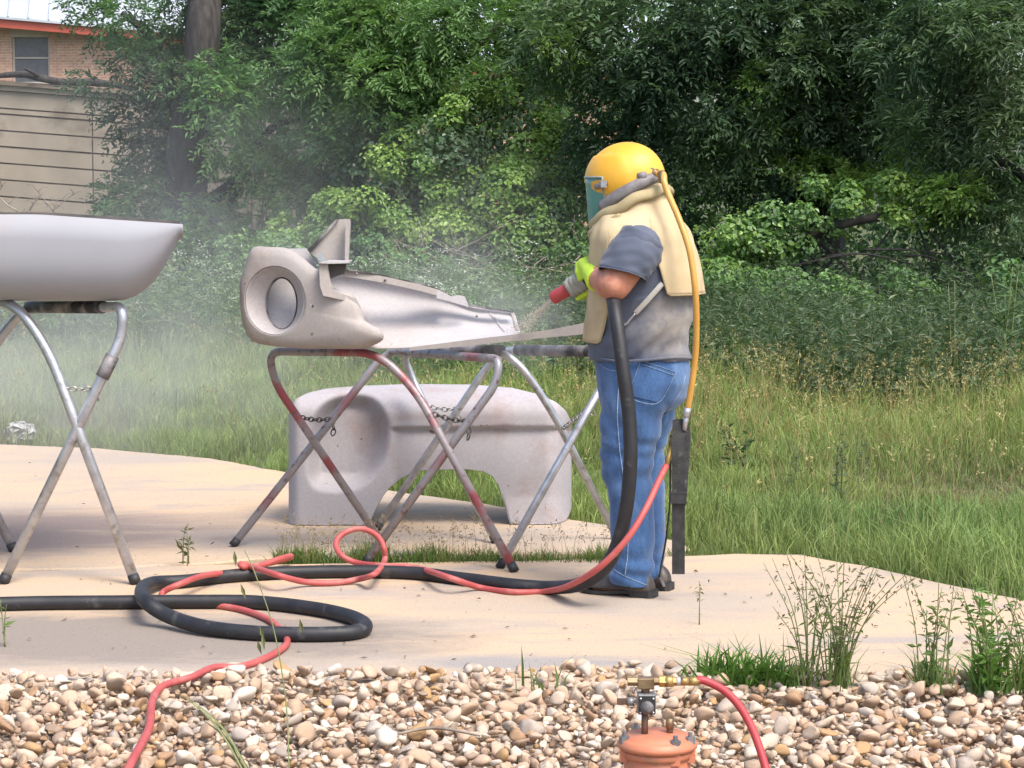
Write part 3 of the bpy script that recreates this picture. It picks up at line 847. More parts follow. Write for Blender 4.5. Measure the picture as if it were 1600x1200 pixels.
# low leafy shrubs along the foot of the trees
rsh = np.random.default_rng(63)
for (px, py, Y, w, h) in ((985, 430, 27.5, .5, .42), (1060, 445, 26.5, .55, .38), (1135, 462, 25.5, .45, .34), (1225, 478, 25.2, .55, .34), (1330, 480, 25.0, .6, .36), (1400, 470, 25.6, .4, .3), (470, 405, 29, .6, .4), (560, 420, 28.8, .6, .38), (655, 432, 28.4, .5, .3), (390, 400, 30, .5, .35), (900, 430, 27.8, .45, .36), (1575, 470, 24.5, .45, .4)):
    c = at(px, py, Y); blb = [((c.x, c.y, max(.25, c.z)), w, w * .7, h)]
    cs = broad_crown(clumps(blb, 26, .19, rsh), 300, .07, MIDG + BRIGHT[1:2], rsh, .6, .05, int(px), .5)
    nth = ('first second third fourth fifth sixth seventh eighth ninth tenth eleventh twelfth').split()[sorted([985, 1060, 1135, 1225, 1330, 1400, 470, 560, 655, 390, 900, 1575]).index(px)]
    sb = thing('low_shrub', 'low leafy green shrub at the tree foot, %s from the left' % nth, 'shrub', (c.x, c.y, GZ), 'low shrubs under the trees')
    MB().tube([(c.x, c.y, GZ), (c.x + .03, c.y, max(.3, c.z))], [.03, .012], 6).build('stem', M['bark'], sb)
    mk_np('crown', cs[0], cs[1], M['leaf'], sb, False, cs[2])

# dead brush at the foot of the vine-covered shrub
def brush(name, label, cx, cy, Y, w, h, n, seed, r0=.012):
    rnd = random.Random(seed)
    base = at(cx, cy, Y)
    t = thing(name, label, 'branches', base)
    for i in range(n):
        a = base + Vector((rnd.uniform(-w, w), rnd.uniform(-.4, .4), rnd.uniform(0, h * .5)))
        d = Vector((rnd.uniform(-1, 1), rnd.uniform(-.3, .3), rnd.uniform(-.15, .9))).normalized()
        ln = rnd.uniform(.4, 1.1) * h * 1.6
        pts = [a]
        for k in range(4):
            d = (d + Vector((rnd.uniform(-.3, .3), rnd.uniform(-.2, .2), rnd.uniform(-.3, .2)))).normalized()
            pts.append(pts[-1] + d * ln / 4)
        mb = MB().tube(catmull(pts, 3), [r0 * rnd.uniform(.6, 1.4), .003], 5)
        for q in range(3):
            s = pts[rnd.randint(1, 3)]; e = s + Vector((rnd.uniform(-1, 1), rnd.uniform(-.4, .4), rnd.uniform(-.3, 1))).normalized() * ln * .35
            mb.tube([s, s.lerp(e, .5) + Vector((0, 0, .03)), e], [r0 * .5, .002], 4)
        mb.build('twig', M['twig'], t)
    return t
brush('dead_brush', 'tangle of bare dead branches below the bright vine shrub', 800, 455, 28.6, 1.0, .7, 26, 5)
brush('dead_branch', 'bare twiggy branch sticking up behind the white hood', 40, 345, 20, .35, .28, 7, 6, .008)
t = thing('dead_branch', 'fallen dead branch lying along the wall coping', 'branch', at(110, 122, WY - .1))
MB().tube(catmull([at(-40, 122, WY - .05), at(30, 116, WY - .1), at(60, 121, WY - .1), at(95, 128, WY - .1), at(150, 129, WY - .05), at(215, 139, WY)], 6), [.03, .06, .07, .06, .07, .04], 8).build('stem', M['bark'], t)
MB().tube(catmull([at(62, 120, WY - .1), at(48, 112, WY - .3), at(38, 107, WY - .4)], 5), [.045, .02], 7).build('side_twig', M['bark'], t)
t = thing('dead_sapling', 'thin dead sapling with bare side twigs against the wall', 'branch', at(412, 395, 33))
mb = MB().tube(catmull([at(405, 420, 33), at(410, 350, 33), at(412, 240, 33)], 5), [.02, .008], 6)
for i in range(9):
    y = 400 - i * 17
    for s in (-1, 1):
        mb.tube([at(409, y, 33), at(409 + s * random.uniform(15, 32), y + random.uniform(-14, 3), 32.8)], [.009, .003], 4)
mb.build('stem', M['twig'], t)

# ------------------------------------------------------------------ grasses
def blades(X, Y, Z, H, W, C, rng, lean=0.45, tipc=1.25, curl=0.5):
    n = len(X)
    P = np.stack([X, Y, Z], 1)
    a = rng.uniform(0, 6.283, n); l = np.abs(rng.normal(0, lean, n)) + .05
    d = np.stack([np.cos(a), np.sin(a), 0 * a], 1)
    b = rng.uniform(0, 6.283, n); w = np.stack([np.cos(b), .35 * np.sin(b), 0 * b], 1) * (W / 2)[:, None]
    up = np.array([0, 0, 1.0])
    m = P + up * (H * .55)[:, None] + d * (H * l * .35)[:, None]
    t = P + up * (H * (1 - curl * np.minimum(l, 1) * .5))[:, None] + d * (H * l)[:, None]
    V = np.stack([P - w, P + w, m - w * .75, m + w * .75, t], 1).reshape(-1, 3)
    fc = np.array([[0, 1, 3], [0, 3, 2], [2, 3, 4]])
    Fx = (fc[None] + (np.arange(n) * 5)[:, None, None]).reshape(-1, 3)
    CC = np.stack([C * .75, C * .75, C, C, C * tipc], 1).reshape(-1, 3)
    return V, Fx, np.clip(CC, .003, 1)

def field(n, y0, y1, rng, margin=1.0, pw=1.0):
    Y = y0 + (y1 - y0) * rng.uniform(size=n) ** pw
    X = rng.uniform(-1, 1, n) * (Y * 800 / F_PX + margin)
    # gather into tufts
    k = rng.uniform(size=n) < .6
    g = .16
    X2 = np.where(k, np.round(X / g + .35 * np.sin(Y * 7)) * g + rng.normal(0, .035, n), X)
    Y2 = np.where(k, np.round(Y / g + .35 * np.sin(X * 5)) * g + rng.normal(0, .035, n), Y)
    ok = ~in_poly(X2, Y2, slab_front) & ~in_poly(X2, Y2, slab_back)
    ok &= ~((Y2 < 10.15) & (X2 < .72)) & (Y2 > 8.2)
    return X2[ok], Y2[ok]

rg = np.random.default_rng(61)
def zone(X, Y):
    """0..1 golden, 0..1 bare, height factor"""
    P = np.stack([X, Y, 0 * X], 1)
    nz = lowfreq(P, 1.1, 71); n2 = lowfreq(P, 2.6, 72)
    gold = np.clip(.30 * np.exp(-((Y - 15.5) / 3.2) ** 2) * (0.55 + .35 * np.tanh((X - 0.2) * .8)) + .30 * nz + .15 * n2 - .05, 0, 1)
    bare = np.exp(-(((X - 2.9) / 1.0) ** 2 + ((Y - 12.3) / .9) ** 2)) * .95
    h = (.145 + .10 * nz + .08 * n2) + .012 * np.clip(Y - 12, 0, 10)
    near = np.exp(-((Y - 10.3) / 1.0) ** 2) * np.clip(X - .6, 0, 1)
    h = h + .11 * near
    return gold, bare, np.clip(h * (1 - .55 * bare), .05, .7)
parts_ = []
for (n, y0, y1, w0) in ((88000, 8.6, 14.5, .0055), (75000, 14.5, 22, .008), (45000, 22, 36, .013)):
    X, Y = field(n, y0, y1, rg)
    gold, bare, h = zone(X, Y)
    n = len(X)
    c0 = np.array([0.12, 0.195, 0.065]); c1 = np.array([0.225, 0.28, 0.085]); cg = np.array([0.27, 0.20, 0.075]); cb = np.array([0.16, 0.16, 0.06])
    t = np.clip(.5 + .5 * lowfreq(np.stack([X, Y, 0 * X], 1), 1.8, 73) + rg.normal(0, .2, n), 0, 1)[:, None]
    C = c0 * (1 - t) + c1 * t
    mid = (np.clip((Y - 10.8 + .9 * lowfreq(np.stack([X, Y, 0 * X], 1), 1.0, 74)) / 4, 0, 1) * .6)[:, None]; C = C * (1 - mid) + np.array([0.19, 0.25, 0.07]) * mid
    gsel = (rg.uniform(size=n) < gold * .62)[:, None]
    C = np.where(gsel, cg * rg.uniform(.7, 1.15, (n, 1)), C)
    bsel = (rg.uniform(size=n) < bare * .7)[:, None]; C = np.where(bsel, np.array([.21, .17, .09]), C)
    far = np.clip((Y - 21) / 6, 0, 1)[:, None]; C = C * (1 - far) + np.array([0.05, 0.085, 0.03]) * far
    C = C * (1 + .28 * lowfreq(np.stack([X, Y, 0 * X], 1), 6.0, 75)[:, None] + .22 * lowfreq(np.stack([X, Y, 0 * X], 1), 2.2, 76)[:, None] + rg.normal(0, .18, (n, 1)))
    H = h * rg.uniform(.45, 1.35, n) * (1 + .45 * np.clip(lowfreq(np.stack([X, Y, 0 * X], 1), 4.0, 78) * 1.8, -.8, 1.2))
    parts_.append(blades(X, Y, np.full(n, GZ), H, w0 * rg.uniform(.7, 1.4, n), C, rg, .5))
def join(ps):
    V, Fx, C = [], [], []; o = 0
    for p in ps:
        V.append(p[0]); Fx.append(p[1] + o); C.append(p[2]); o += len(p[0])
    return np.concatenate(V), np.concatenate(Fx), np.concatenate(C)
g = join(parts_)
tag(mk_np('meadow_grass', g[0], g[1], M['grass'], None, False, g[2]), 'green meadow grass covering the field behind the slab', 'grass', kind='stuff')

# straw-coloured seeding grass
def stalks(X, Y, H, C, rng, seeds=9, sl=.018, sw=.35, head=.35, w=.0035):
    n = len(X); Z = np.full(n, GZ)
    st = blades(X, Y, Z, H, np.full(n, w), C, rng, .22, 1.0, .25)
    tip = st[0].reshape(-1, 5, 3)[:, 4]; midp = st[0].reshape(-1, 5, 3)[:, 2]
    PP, DD, LL, CC = [], [], [], []
    for j in range(seeds):
        t = 1 - head * rng.uniform(0, 1, n)
        p = midp * (1 - t)[:, None] + tip * t[:, None] + rng.normal(0, .008, (n, 3))
        PP.append(p); DD.append(unit(tip - midp) * .7 + .7 * rng.normal(size=(n, 3)) + np.array([0, 0, -.2])); LL.append(sl * rng.uniform(.6, 1.3, n)); CC.append(C * rng.uniform(.85, 1.3, (n, 1)))
    P = np.concatenate(PP); L = np.concatenate(LL)
    lf = leaf_arrays(P, np.concatenate(DD), unit(rng.normal(size=P.shape)), L, L * sw, np.clip(np.concatenate(CC), 0, 1))
    return join([st, lf])
X, Y = field(15000, 9.6, 24, rg, .6)
gold, bare, h = zone(X, Y)
k = rg.uniform(size=len(X)) < gold * 1.0 + .06
X, Y = X[k], Y[k]
s1 = stalks(X, Y, rg.uniform(.32, .62, len(X)), np.array([.33, .29, .13]) * rg.uniform(.7, 1.2, (len(X), 1)), rg, 9, .022, .35)
tag(mk_np('seeding_grass', s1[0], s1[1], M['straw'], None, False, s1[2]), 'straw coloured seeding grass standing in the meadow', 'grass', kind='stuff')

# tall weeds at the foot of the trees
def weeds(X, Y, H, C, rng, nl=12, ll=.09):
    n = len(X)
    st = blades(X, Y, np.full(n, GZ), H, np.full(n, .007), C * .8, rng, .2, 1.0, .2)
    pts = st[0].reshape(-1, 5, 3); b0, m0, t0 = (pts[:, 0] + pts[:, 1]) / 2, (pts[:, 2] + pts[:, 3]) / 2, pts[:, 4]
    PP, DD, LL, CC = [], [], [], []
    for j in range(nl):
        t = rng.uniform(.15, 1.0, n)[:, None]
        p = np.where(t < .55, b0 + (m0 - b0) * t / .55, m0 + (t0 - m0) * (t - .55) / .45)
        d = sphere_dirs(n, rng) * np.array([1, 1, .5]) + np.array([0, 0, .25])
        PP.append(p); DD.append(d); LL.append(ll * rng.uniform(.5, 1.3, n) * (1.15 - .6 * t[:, 0])); CC.append(C * rng.uniform(.75, 1.25, (n, 1)))
    P = np.concatenate(PP); L = np.concatenate(LL)
    lf = leaf_arrays(P, np.concatenate(DD), unit(rng.normal(size=P.shape) + np.array([0, 0, .8])), L, L * .32, np.clip(np.concatenate(CC), 0, 1))
    return join([st, lf]), t0
X, Y = field(8600, 16.0, 28.5, rg, 1.0, 1.0)
edge = 17.6 + 2.9 * np.clip(-(X - .3) * .5, 0, 2.2) + .8 * np.sin(X * 1.7) - .8 * np.clip((X - 1.0) * .6, 0, 1.4)
k = Y > edge
X, Y = X[k], Y[k]
H = rg.uniform(.40, .95, len(X)) * np.where(X < .3, 1.05, 1.0) * (1 + .45 * lowfreq(np.stack([X, Y, 0 * X], 1), 1.6, 79))
C = np.where((X < .3)[:, None], np.array([0.115, 0.19, 0.075]), np.array([0.070, 0.115, 0.055])) * rg.uniform(.7, 1.3, (len(X), 1)) + np.where(rg.uniform(size=(len(X), 1)) < .25, np.array([.035, .03, .02]), 0)  # weeds on the right are darker: tree shade painted into their colour
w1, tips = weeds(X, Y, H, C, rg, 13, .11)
tag(mk_np('tall_weeds', w1[0], w1[1], M['leaf'], None, False, w1[2]), 'tall green weeds along the foot of the trees, darkened at right for tree shade', 'weeds', kind='stuff')
# flat white flower heads over the weeds on the left and in the middle
k = (tips[:, 0] / tips[:, 1] * F_PX + 800 < 960) & (rg.uniform(size=len(tips)) < .55 * np.clip((lowfreq(tips, .9, 77) + .5) * 1.4, 0, 1) * np.clip((960 - tips[:, 0] / tips[:, 1] * F_PX - 800) / 300, 0.15, 1))
T = tips[k]; PP = []
for j in range(9): PP.append(T + rg.normal(0, 1, T.shape) * np.array([.035, .035, .012]))
P = np.concatenate(PP); n = len(P)
L = .017 * rg.uniform(.6, 1.4, n)
fl = leaf_arrays(P, sphere_dirs(n, rg) * np.array([1, 1, .2]), unit(np.array([0, -.3, 1.0]) + .3 * rg.normal(size=(n, 3))), L, L * .8, np.tile([.50, .54, .46], (n, 1)))
tag(mk_np('white_flowers', fl[0], fl[1], M['straw'], None, False, fl[2]), 'small white flower heads scattered over the weeds', 'flowers', kind='stuff')

# grass in the joint between the slabs and creeping over the slab edge
n = 10000
t = rg.uniform(size=n); px = 430 + 600 * t
clump = (lowfreq(np.stack([px / 60, 0 * px, 0 * px], 1), 1.0, 81) + 1) / 2
Xs, Ys = [], []
for p, u in zip(px, rg.uniform(size=n)):
    v = gr(p, 868 + 11 * u); Xs.append(v.x); Ys.append(v.y)
X, Y = np.array(Xs), np.array(Ys)
cl2 = (lowfreq(np.stack([px / 22, 0 * px, 0 * px], 1), 1.0, 83) + 1) / 2
clump = np.clip(clump * .7 + cl2 * .7 - .25, 0, 1.1)
Ys2 = rg.normal(0, .035, n)
Y = Y + Ys2 * clump
k = rg.uniform(size=n) < (.04 + 1.1 * clump ** 1.4)
X, Y, clump = X[k], Y[k], clump[k]; n = len(X)
C = np.array([0.085, 0.15, 0.035]) * rg.uniform(.6, 1.3, (n, 1)) + np.where(rg.uniform(size=(n, 1)) < .25, np.array([.12, .07, .03]), 0)
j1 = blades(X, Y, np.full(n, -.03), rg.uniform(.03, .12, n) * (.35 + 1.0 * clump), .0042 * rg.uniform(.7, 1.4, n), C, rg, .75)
s2 = stalks(X[::26], Y[::26], rg.uniform(.13, .26, len(X[::26])), np.array([.26, .20, .11]) * np.ones((len(X[::26]), 1)), rg, 7, .016, .3, .4, .0025)
j2 = join([j1, s2])
tag(mk_np('joint_grass', j2[0], j2[1], M['grass'], None, False, j2[2]), 'strip of grass growing in the joint between the slabs', 'grass', kind='stuff')

# ------------------------------------------------------------------ single weeds
def weed(name, label, base, stems, seed, pal=((0.09, 0.15, 0.04), (0.15, 0.22, 0.06)), leaf=.06, lw=.22, seeds=0, spread=.35, h=(.25, .5), sw=.0028, nl=7, tuft=0, tuft_h=.14, cat='weed', group=None, tuft_w=.007, tuft_lean=.8, tuft_s=.03):
    r = np.random.default_rng(seed); base = Vector(base)
    t = thing(name, label, cat, base, group)
    pal = np.array(pal)
    if stems:
        mb = MB(); PP, DD, LL, CC = [], [], [], []; SP, SD = [], []
        for i in range(stems):
            H = r.uniform(*h); a = r.uniform(0, 6.283); sp = r.uniform(.1, 1) * spread * H
            b0 = base + Vector((r.normal(0, .02), r.normal(0, .02), 0)); e = b0 + Vector((math.cos(a) * sp, math.sin(a) * sp, H))
            m0 = b0.lerp(e, .5) + Vector((-math.cos(a) * sp * .18, -math.sin(a) * sp * .18, .02))
            pts = catmull([b0, m0, e], 6); mb.tube(pts, [sw, sw * .35], 4)
            for k in range(nl):
                u = r.uniform(.12, .95); p = pts[int(u * (len(pts) - 1))]
                d = r.normal(size=3) * np.array([1, 1, .4]) + np.array([0, 0, .45])
                PP.append(p[:]); DD.append(d); LL.append(leaf * r.uniform(.5, 1.2) * (1.2 - .6 * u)); CC.append(pal[0] + (pal[1] - pal[0]) * r.uniform())
            for k in range(seeds):
                u = r.uniform(.5, 1.0); p = pts[int(u * (len(pts) - 1))]
                q = np.array(p[:]) + r.normal(size=3) * np.array([.016, .016, .008]); SP.append(q); SD.append(r.normal(size=3) + np.array([0, 0, -.6]))
        mb.build('stems', M['weed_stem'], t)
        P = np.array(PP); L = np.array(LL)
        a = leaf_arrays(P, np.array(DD), unit(r.normal(size=P.shape) + np.array([0, 0, 1.2])), L, L * lw, np.array(CC))
        mk_np('leaves', a[0], a[1], M['leaf'], t, False, a[2])
        if seeds:
            P = np.array(SP); L = .017 * r.uniform(.6, 1.5, len(P))
            a = leaf_arrays(P, np.array(SD), unit(r.normal(size=P.shape)), L, L * .34, np.tile([.13, .13, .07], (len(P), 1)) * r.uniform(.7, 1.4, (len(P), 1)))
            tag(mk_np('seeds', a[0], a[1], M['straw'], t, False, a[2]), kind='stuff')
    if tuft:
        X = base.x + r.normal(0, tuft_s, tuft); Y = base.y + r.normal(0, .025, tuft)
        C = pal[0] + (pal[1] - pal[0]) * r.uniform(size=(tuft, 1))
        a = blades(X, Y, np.full(tuft, base.z), tuft_h * r.uniform(.5, 1.25, tuft), tuft_w * r.uniform(.7, 1.4, tuft), C, r, tuft_lean, 1.15)
        mk_np('blades', a[0], a[1], M['grass'], t, False, a[2])
    return t
M['weed_stem'] = simple('weed stem', (0.13, 0.17, 0.055), (0.20, 0.21, 0.09), 20, 0.7)
GT = 'plants at the edge of the stones'
weed('grass_tuft', 'dense bright green grass tuft above the brass hose fitting', gr(1150, 1070, .0), 0, 101, ((0.05, 0.12, 0.018), (0.11, 0.21, 0.035)), tuft=190, tuft_h=.14, tuft_w=.011, tuft_lean=1.15, tuft_s=.06, cat='grass', group=GT)
weed('grass_tuft', 'smaller half of the bright grass tuft, towards the wispy weed', gr(1215, 1072, .0), 0, 102, ((0.05, 0.12, 0.018), (0.10, 0.19, 0.035)), tuft=80, tuft_h=.10, tuft_w=.010, tuft_lean=1.3, cat='grass', group=GT)
weed('wispy_weed', 'tall airy weed with drooping seeds at the stone edge', gr(1310, 1075, .0), 22, 103, seeds=16, h=(.22, .50), spread=.75, leaf=.07, lw=.13, nl=6, tuft=60, tuft_h=.2, tuft_w=.005, tuft_lean=.6, group=GT)
weed('wispy_weed', 'thin seeding weed between the bright tuft and the airy weed', gr(1262, 1072, .0), 10, 104, seeds=12, h=(.25, .5), spread=.5, leaf=.06, lw=.13, nl=5, tuft=35, tuft_h=.16, tuft_w=.005, group=GT)
weed('leafy_weed', 'upright leafy weed, first of the pair at lower right', gr(1455, 1080, .0), 9, 105, ((0.10, 0.17, 0.05), (0.17, 0.24, 0.08)), seeds=8, h=(.2, .42), spread=.45, leaf=.05, lw=.3, nl=12, tuft=70, tuft_h=.15, tuft_w=.006, group=GT)
weed('leafy_weed', 'dense leafy weed clump nearest the right edge of the photo', gr(1545, 1083, .0), 16, 106, ((0.09, 0.18, 0.04), (0.17, 0.29, 0.07)), seeds=4, h=(.14, .40), spread=.7, leaf=.06, lw=.30, nl=18, tuft=150, tuft_h=.17, tuft_w=.007, group=GT)
weed('leafy_weed', 'weed clump cut by the right edge above the stones', gr(1605, 1083, .0), 8, 107, seeds=6, h=(.2, .4), spread=.5, leaf=.05, lw=.25, nl=9, tuft=70, tuft_h=.2, group=GT)
weed('grass_sprig', 'few grass blades growing between stones left of the pot', gr(835, 1085, .0), 0, 108, ((0.07, 0.13, 0.03), (0.12, 0.17, 0.05)), tuft=11, tuft_h=.13, tuft_w=.008, tuft_lean=.5, cat='grass', group=GT)
weed('drooping_weed', 'single wilted leafy weed on the back slab edge', gr(294, 882, 0), 3, 109, ((0.07, 0.085, 0.035), (0.13, 0.14, 0.06)), h=(.12, .21), spread=.25, leaf=.055, lw=.26, nl=12)
weed('edge_weed', 'leafy weed sticking into the left edge of the photo', gr(-6, 1010, 0), 5, 110, h=(.12, .26), spread=.4, leaf=.05, lw=.25, nl=6)
weed('seed_stalk', 'lone thin dry seed stalk on the slab right of the boots', gr(1098, 976, 0), 2, 111, ((0.16, 0.13, 0.07), (0.20, 0.16, 0.09)), seeds=5, h=(.14, .22), spread=.15, leaf=.03, lw=.12, nl=4, sw=.002)
# long single stalk in front of the hose coil, rooted among the stones
t = thing('oat_stalk', 'long thin oat stalk rising in front of the hose coil', 'weed', gr(452, 1215, -.03))
pts = catmull([gr(452, 1215, -.03), at(447, 1100, 6.25), at(428, 985, 6.3), at(398, 895, 6.35), at(382, 860, 6.4)], 8)
MB().tube(pts, [.0024, .0012], 5).build('stem', M['weed_stem'], t)
PP = [at(376, 912, 6.37), at(406, 978, 6.3), at(402, 1000, 6.3), at(468, 966, 6.3), at(410, 990, 6.3), at(366, 860, 6.4)]
P = np.array([p[:] for p in PP]); n = len(P)
a = leaf_arrays(P, np.tile([.12, 0, -1.0], (n, 1)) + .15 * rg.normal(size=(n, 3)), np.tile([0, -1.0, 0], (n, 1)), np.full(n, .05), np.full(n, .012), np.tile([.17, .19, .08], (n, 1)))
tag(mk_np('seeds', a[0], a[1], M['straw'], t, False, a[2]), kind='stuff')
t = thing('leaning_grass', 'three long dark grass blades leaning over the stones', 'grass', gr(388, 1225, -.03))
mb = []
r_ = np.random.default_rng(5)
for (e, k) in (((275, 1078), 0), ((292, 1088), 6), ((310, 1120), -4)):
    a0, a1 = gr(392 + k, 1225, -.03), at(e[0], e[1], 6.2)
    c = catmull([a0, a0.lerp(a1, .5) + Vector((.01, 0, .03)), a1], 6)
    b_ = MB().tube(c, [.007, .006, .001], 4, flat=.15); b_.build('blade', M['weed_stem'], t)
# weeds further back
weed('tall_weed', 'tall pale green leafy weed standing near the right edge fence', gr(1570, 640, GZ), 5, 120, ((0.07, 0.13, 0.055), (0.11, 0.18, 0.075)), h=(.75, 1.15), spread=.2, leaf=.22, lw=.2, nl=22, sw=.007)
weed('tall_weed', 'tall narrow weed spike in front of the dark board fence', gr(1492, 640, GZ), 2, 121, ((0.05, 0.09, 0.045), (0.08, 0.13, 0.06)), h=(.85, 1.0), spread=.1, leaf=.09, lw=.25, nl=34, sw=.006)
weed('grey_weed', 'grey green weed spike in the meadow, tallest of three', gr(1308, 790, GZ), 4, 122, ((0.10, 0.14, 0.09), (0.15, 0.18, 0.12)), h=(.3, .46), spread=.2, leaf=.05, lw=.3, nl=22, sw=.004)
weed('grey_weed', 'grey green weed spike in the meadow, leftmost of three', gr(1240, 780, GZ), 3, 123, ((0.10, 0.14, 0.09), (0.15, 0.18, 0.12)), h=(.25, .38), spread=.2, leaf=.045, lw=.3, nl=18, sw=.004)
weed('grey_weed', 'grey green weed spike in the meadow, rightmost of three', gr(1350, 775, GZ), 3, 124, ((0.09, 0.13, 0.08), (0.14, 0.17, 0.11)), h=(.22, .36), spread=.25, leaf=.045, lw=.3, nl=18, sw=.004)
weed('bushy_weed', 'low dark green bushy weed in the meadow right of the strap', gr(1160, 745, GZ), 9, 125, ((0.035, 0.085, 0.03), (0.06, 0.12, 0.04)), h=(.15, .34), spread=.7, leaf=.08, lw=.3, nl=12, sw=.004)
# crumpled pale bag lying in the grass at the far left
b_ = MB().ball(gr(18, 690, 0) + Vector((0, .25, .03)), .10, .08, .06, 22, 14)
r_ = random.Random(3)
b_.v = [p + Vector((r_.uniform(-.022, .022), r_.uniform(-.02, .02), r_.uniform(-.022, .022))) for p in b_.v]
M['bag'] = simple('pale plastic', (0.30, 0.31, 0.30), (0.38, 0.38, 0.37), 10, 0.4)
o = b_.build('plastic_bag', M['bag'], None, False); tag(o, 'crumpled pale plastic bag in the grass at the left edge', 'bag')
# dry stick on the stones
t = MB().tube(catmull([gr(622, 1157, -.0) + Vector((0, 0, .02)), gr(680, 1150) + Vector((0, 0, .025)), gr(750, 1160) + Vector((0, 0, .02))], 5), [.004, .006, .003], 6).build('stick', M['twig'])
tag(t, 'pale dry stick lying across the stones', 'stick')

# bits of dry leaf, straw and grit scattered over the slabs
n = 260
px = rg.uniform(-60, 1660, n); py = rg.uniform(700, 1055, n)
P = np.array([gr(a, b, .006)[:] for a, b in zip(px, py)])
k = in_poly(P[:, 0], P[:, 1], slab_front) | in_poly(P[:, 0], P[:, 1], slab_back)
P = P[k]; n = len(P)
L = .016 * rg.uniform(.4, 2.0, n)
a = leaf_arrays(P, sphere_dirs(n, rg) * np.array([1, 1, .12]), unit(np.array([0, 0, 1.0]) + .25 * rg.normal(size=(n, 3))), L, L * rg.uniform(.15, .6, n), np.array([.16, .12, .08]) * rg.uniform(.4, 1.6, (n, 1)))
tag(mk_np('leaf_litter', a[0], a[1], M['straw'], None, False, a[2]), 'dry leaf scraps and grit scattered over the concrete', 'litter', kind='stuff')

# ================================================================== OBJECTS
def bvh(o): return BVHTree.FromPolygons([v.co[:] for v in o.data.vertices], [p.vertices[:] for p in o.data.polygons])
def cast(tree, px, py, off=.002):
    d = ray(px, py).normalized(); h = tree.ray_cast(CAM, d)
    return None if h[0] is None else h[0] + h[1] * off
def primer_mat(name, c1, c2, dust, lo3=0.52, hi3=0.72, scale3=3.0, rough=0.78):
    m, nt, b = new_mat(name)
    r = ramp(nt, noise_fac(nt, 2.5, 5, dist=.4), [(0.35, c1), (0.65, c2)])
    d = ramp(nt, noise_fac(nt, scale3, 7, 0.65, dist=.5), [(lo3, (0, 0, 0)), (hi3, (1, 1, 1))])
    col = mixc(nt, d.outputs[0], r.outputs[0], dust)
    g = ramp(nt, noise_fac(nt, 70, 3), [(0.3, (0.92, 0.92, 0.92)), (0.7, (1.05, 1.05, 1.05))])
    col = mixc(nt, 1.0, col, g.outputs[0], 'MULTIPLY')
    sp = ramp(nt, noise_fac(nt, 26, 2), [(0.735, (0, 0, 0)), (0.76, (1, 1, 1))])
    col = mixc(nt, sp.outputs[0], col, (0.16, 0.12, 0.10))
    nt.links.new(col, b.inputs['Base Color'])
    b.inputs['Roughness'].default_value = rough; b.inputs['Specular IOR Level'].default_value = 0.22
    bump(nt, b, noise_fac(nt, 140, 3), 0.12, 0.002)
    return m
M['primer'] = primer_mat('pale blasted panel', (0.43, 0.415, 0.43), (0.40, 0.385, 0.40), (0.38, 0.335, 0.315))
M['primer_tan'] = primer_mat('tan dusted panel', (0.37, 0.335, 0.315), (0.33, 0.305, 0.29), (0.27, 0.225, 0.195), .56, .78)
M['hood_paint'] = simple('pale grey paint', (0.32, 0.325, 0.355), (0.29, 0.295, 0.325), 2, .8, bumpk=.03, bscale=60, c3=(0.33, 0.31, 0.315), scale3=3, lo3=.55, hi3=.85)
M['pale_fender'] = primer_mat('blasted lavender grey', (0.37, 0.345, 0.36), (0.335, 0.32, 0.34), (0.28, 0.20, 0.175), .54, .80, 2.6)
M['dark_inside'] = simple('dark underside', (0.04, 0.038, 0.037), (0.09, 0.08, 0.075), 6, 0.9)
M['chain'] = simple('chain', (0.33, 0.32, 0.30), (0.50, 0.49, 0.47), 40, 0.4, 0.8)
M['chain_dark'] = simple('dark chain', (0.07, 0.065, 0.06), (0.16, 0.15, 0.14), 40, 0.5, 0.7)

def chain(parent, a, b, sag, mat, hang=0.0, link=.034, r=.0033):
    a, b = Vector(a), Vector(b)
    n = max(4, int((b - a).length * 1.08 / (link * .76)))
    mb = MB()
    pts = [a.lerp(b, i / n) + Vector((0, 0, -sag * 4 * (i / n) * (1 - i / n))) for i in range(n + 1)]
    if hang:
        e = pts[-1]
        pts += [e + Vector((.004 * ((-1) ** k), 0, -link * .76 * k)) for k in range(1, int(hang / (link * .76)) + 1)]
    for i in range(len(pts) - 1):
        c = (pts[i] + pts[i + 1]) / 2; t = (pts[i + 1] - pts[i]).normalized()
        u = Vector((0, 0, 1)) if abs(t.z) < .8 else Vector((1, 0, 0))
        u = (u - t * u.dot(t)).normalized(); w = t.cross(u)
        s = u if i % 2 else (w * .85 + u * .5).normalized()
        loop = [c + t * (math.cos(k * math.pi / 5) * link * .5) + s * (math.sin(k * math.pi / 5) * link * .3) for k in range(10)]
        mb.tube(loop, r, 5, closed=True)
    o = mb.build('chain', mat, parent); tag(o, kind='stuff'); return o

def stand(label, frames, mats, chains, r=.0185):
    """frames: two lists of points foot -> top -> top -> foot"""
    base = sum((f[0] + f[-1] for f in frames), Vector()) / 4; base.z = 0
    s = thing('folding_stand', label, 'stand', base, 'folding tube stands')
    for f, m, rr in frames_iter(frames, mats):
        o = MB().tube(round_path(f, rr, 8), r, 14).build('frame', M[m], s)
        for e, q in ((f[0], f[1]), (f[-1], f[-2])):
            d = (q - e).normalized()
            MB().tube([e - d * .004, e + d * .035], [r * 1.13, r * 1.10], 12).build('rubber_foot', M['rubber'], o)
    for (a, b, sag, m, hang) in chains: chain(s, a, b, sag, M[m], hang)
    return s

def frames_iter(frames, mats):
    for f, m in zip(frames, mats): yield f, m, [0] + [.16] * (len(f) - 2) + [0]

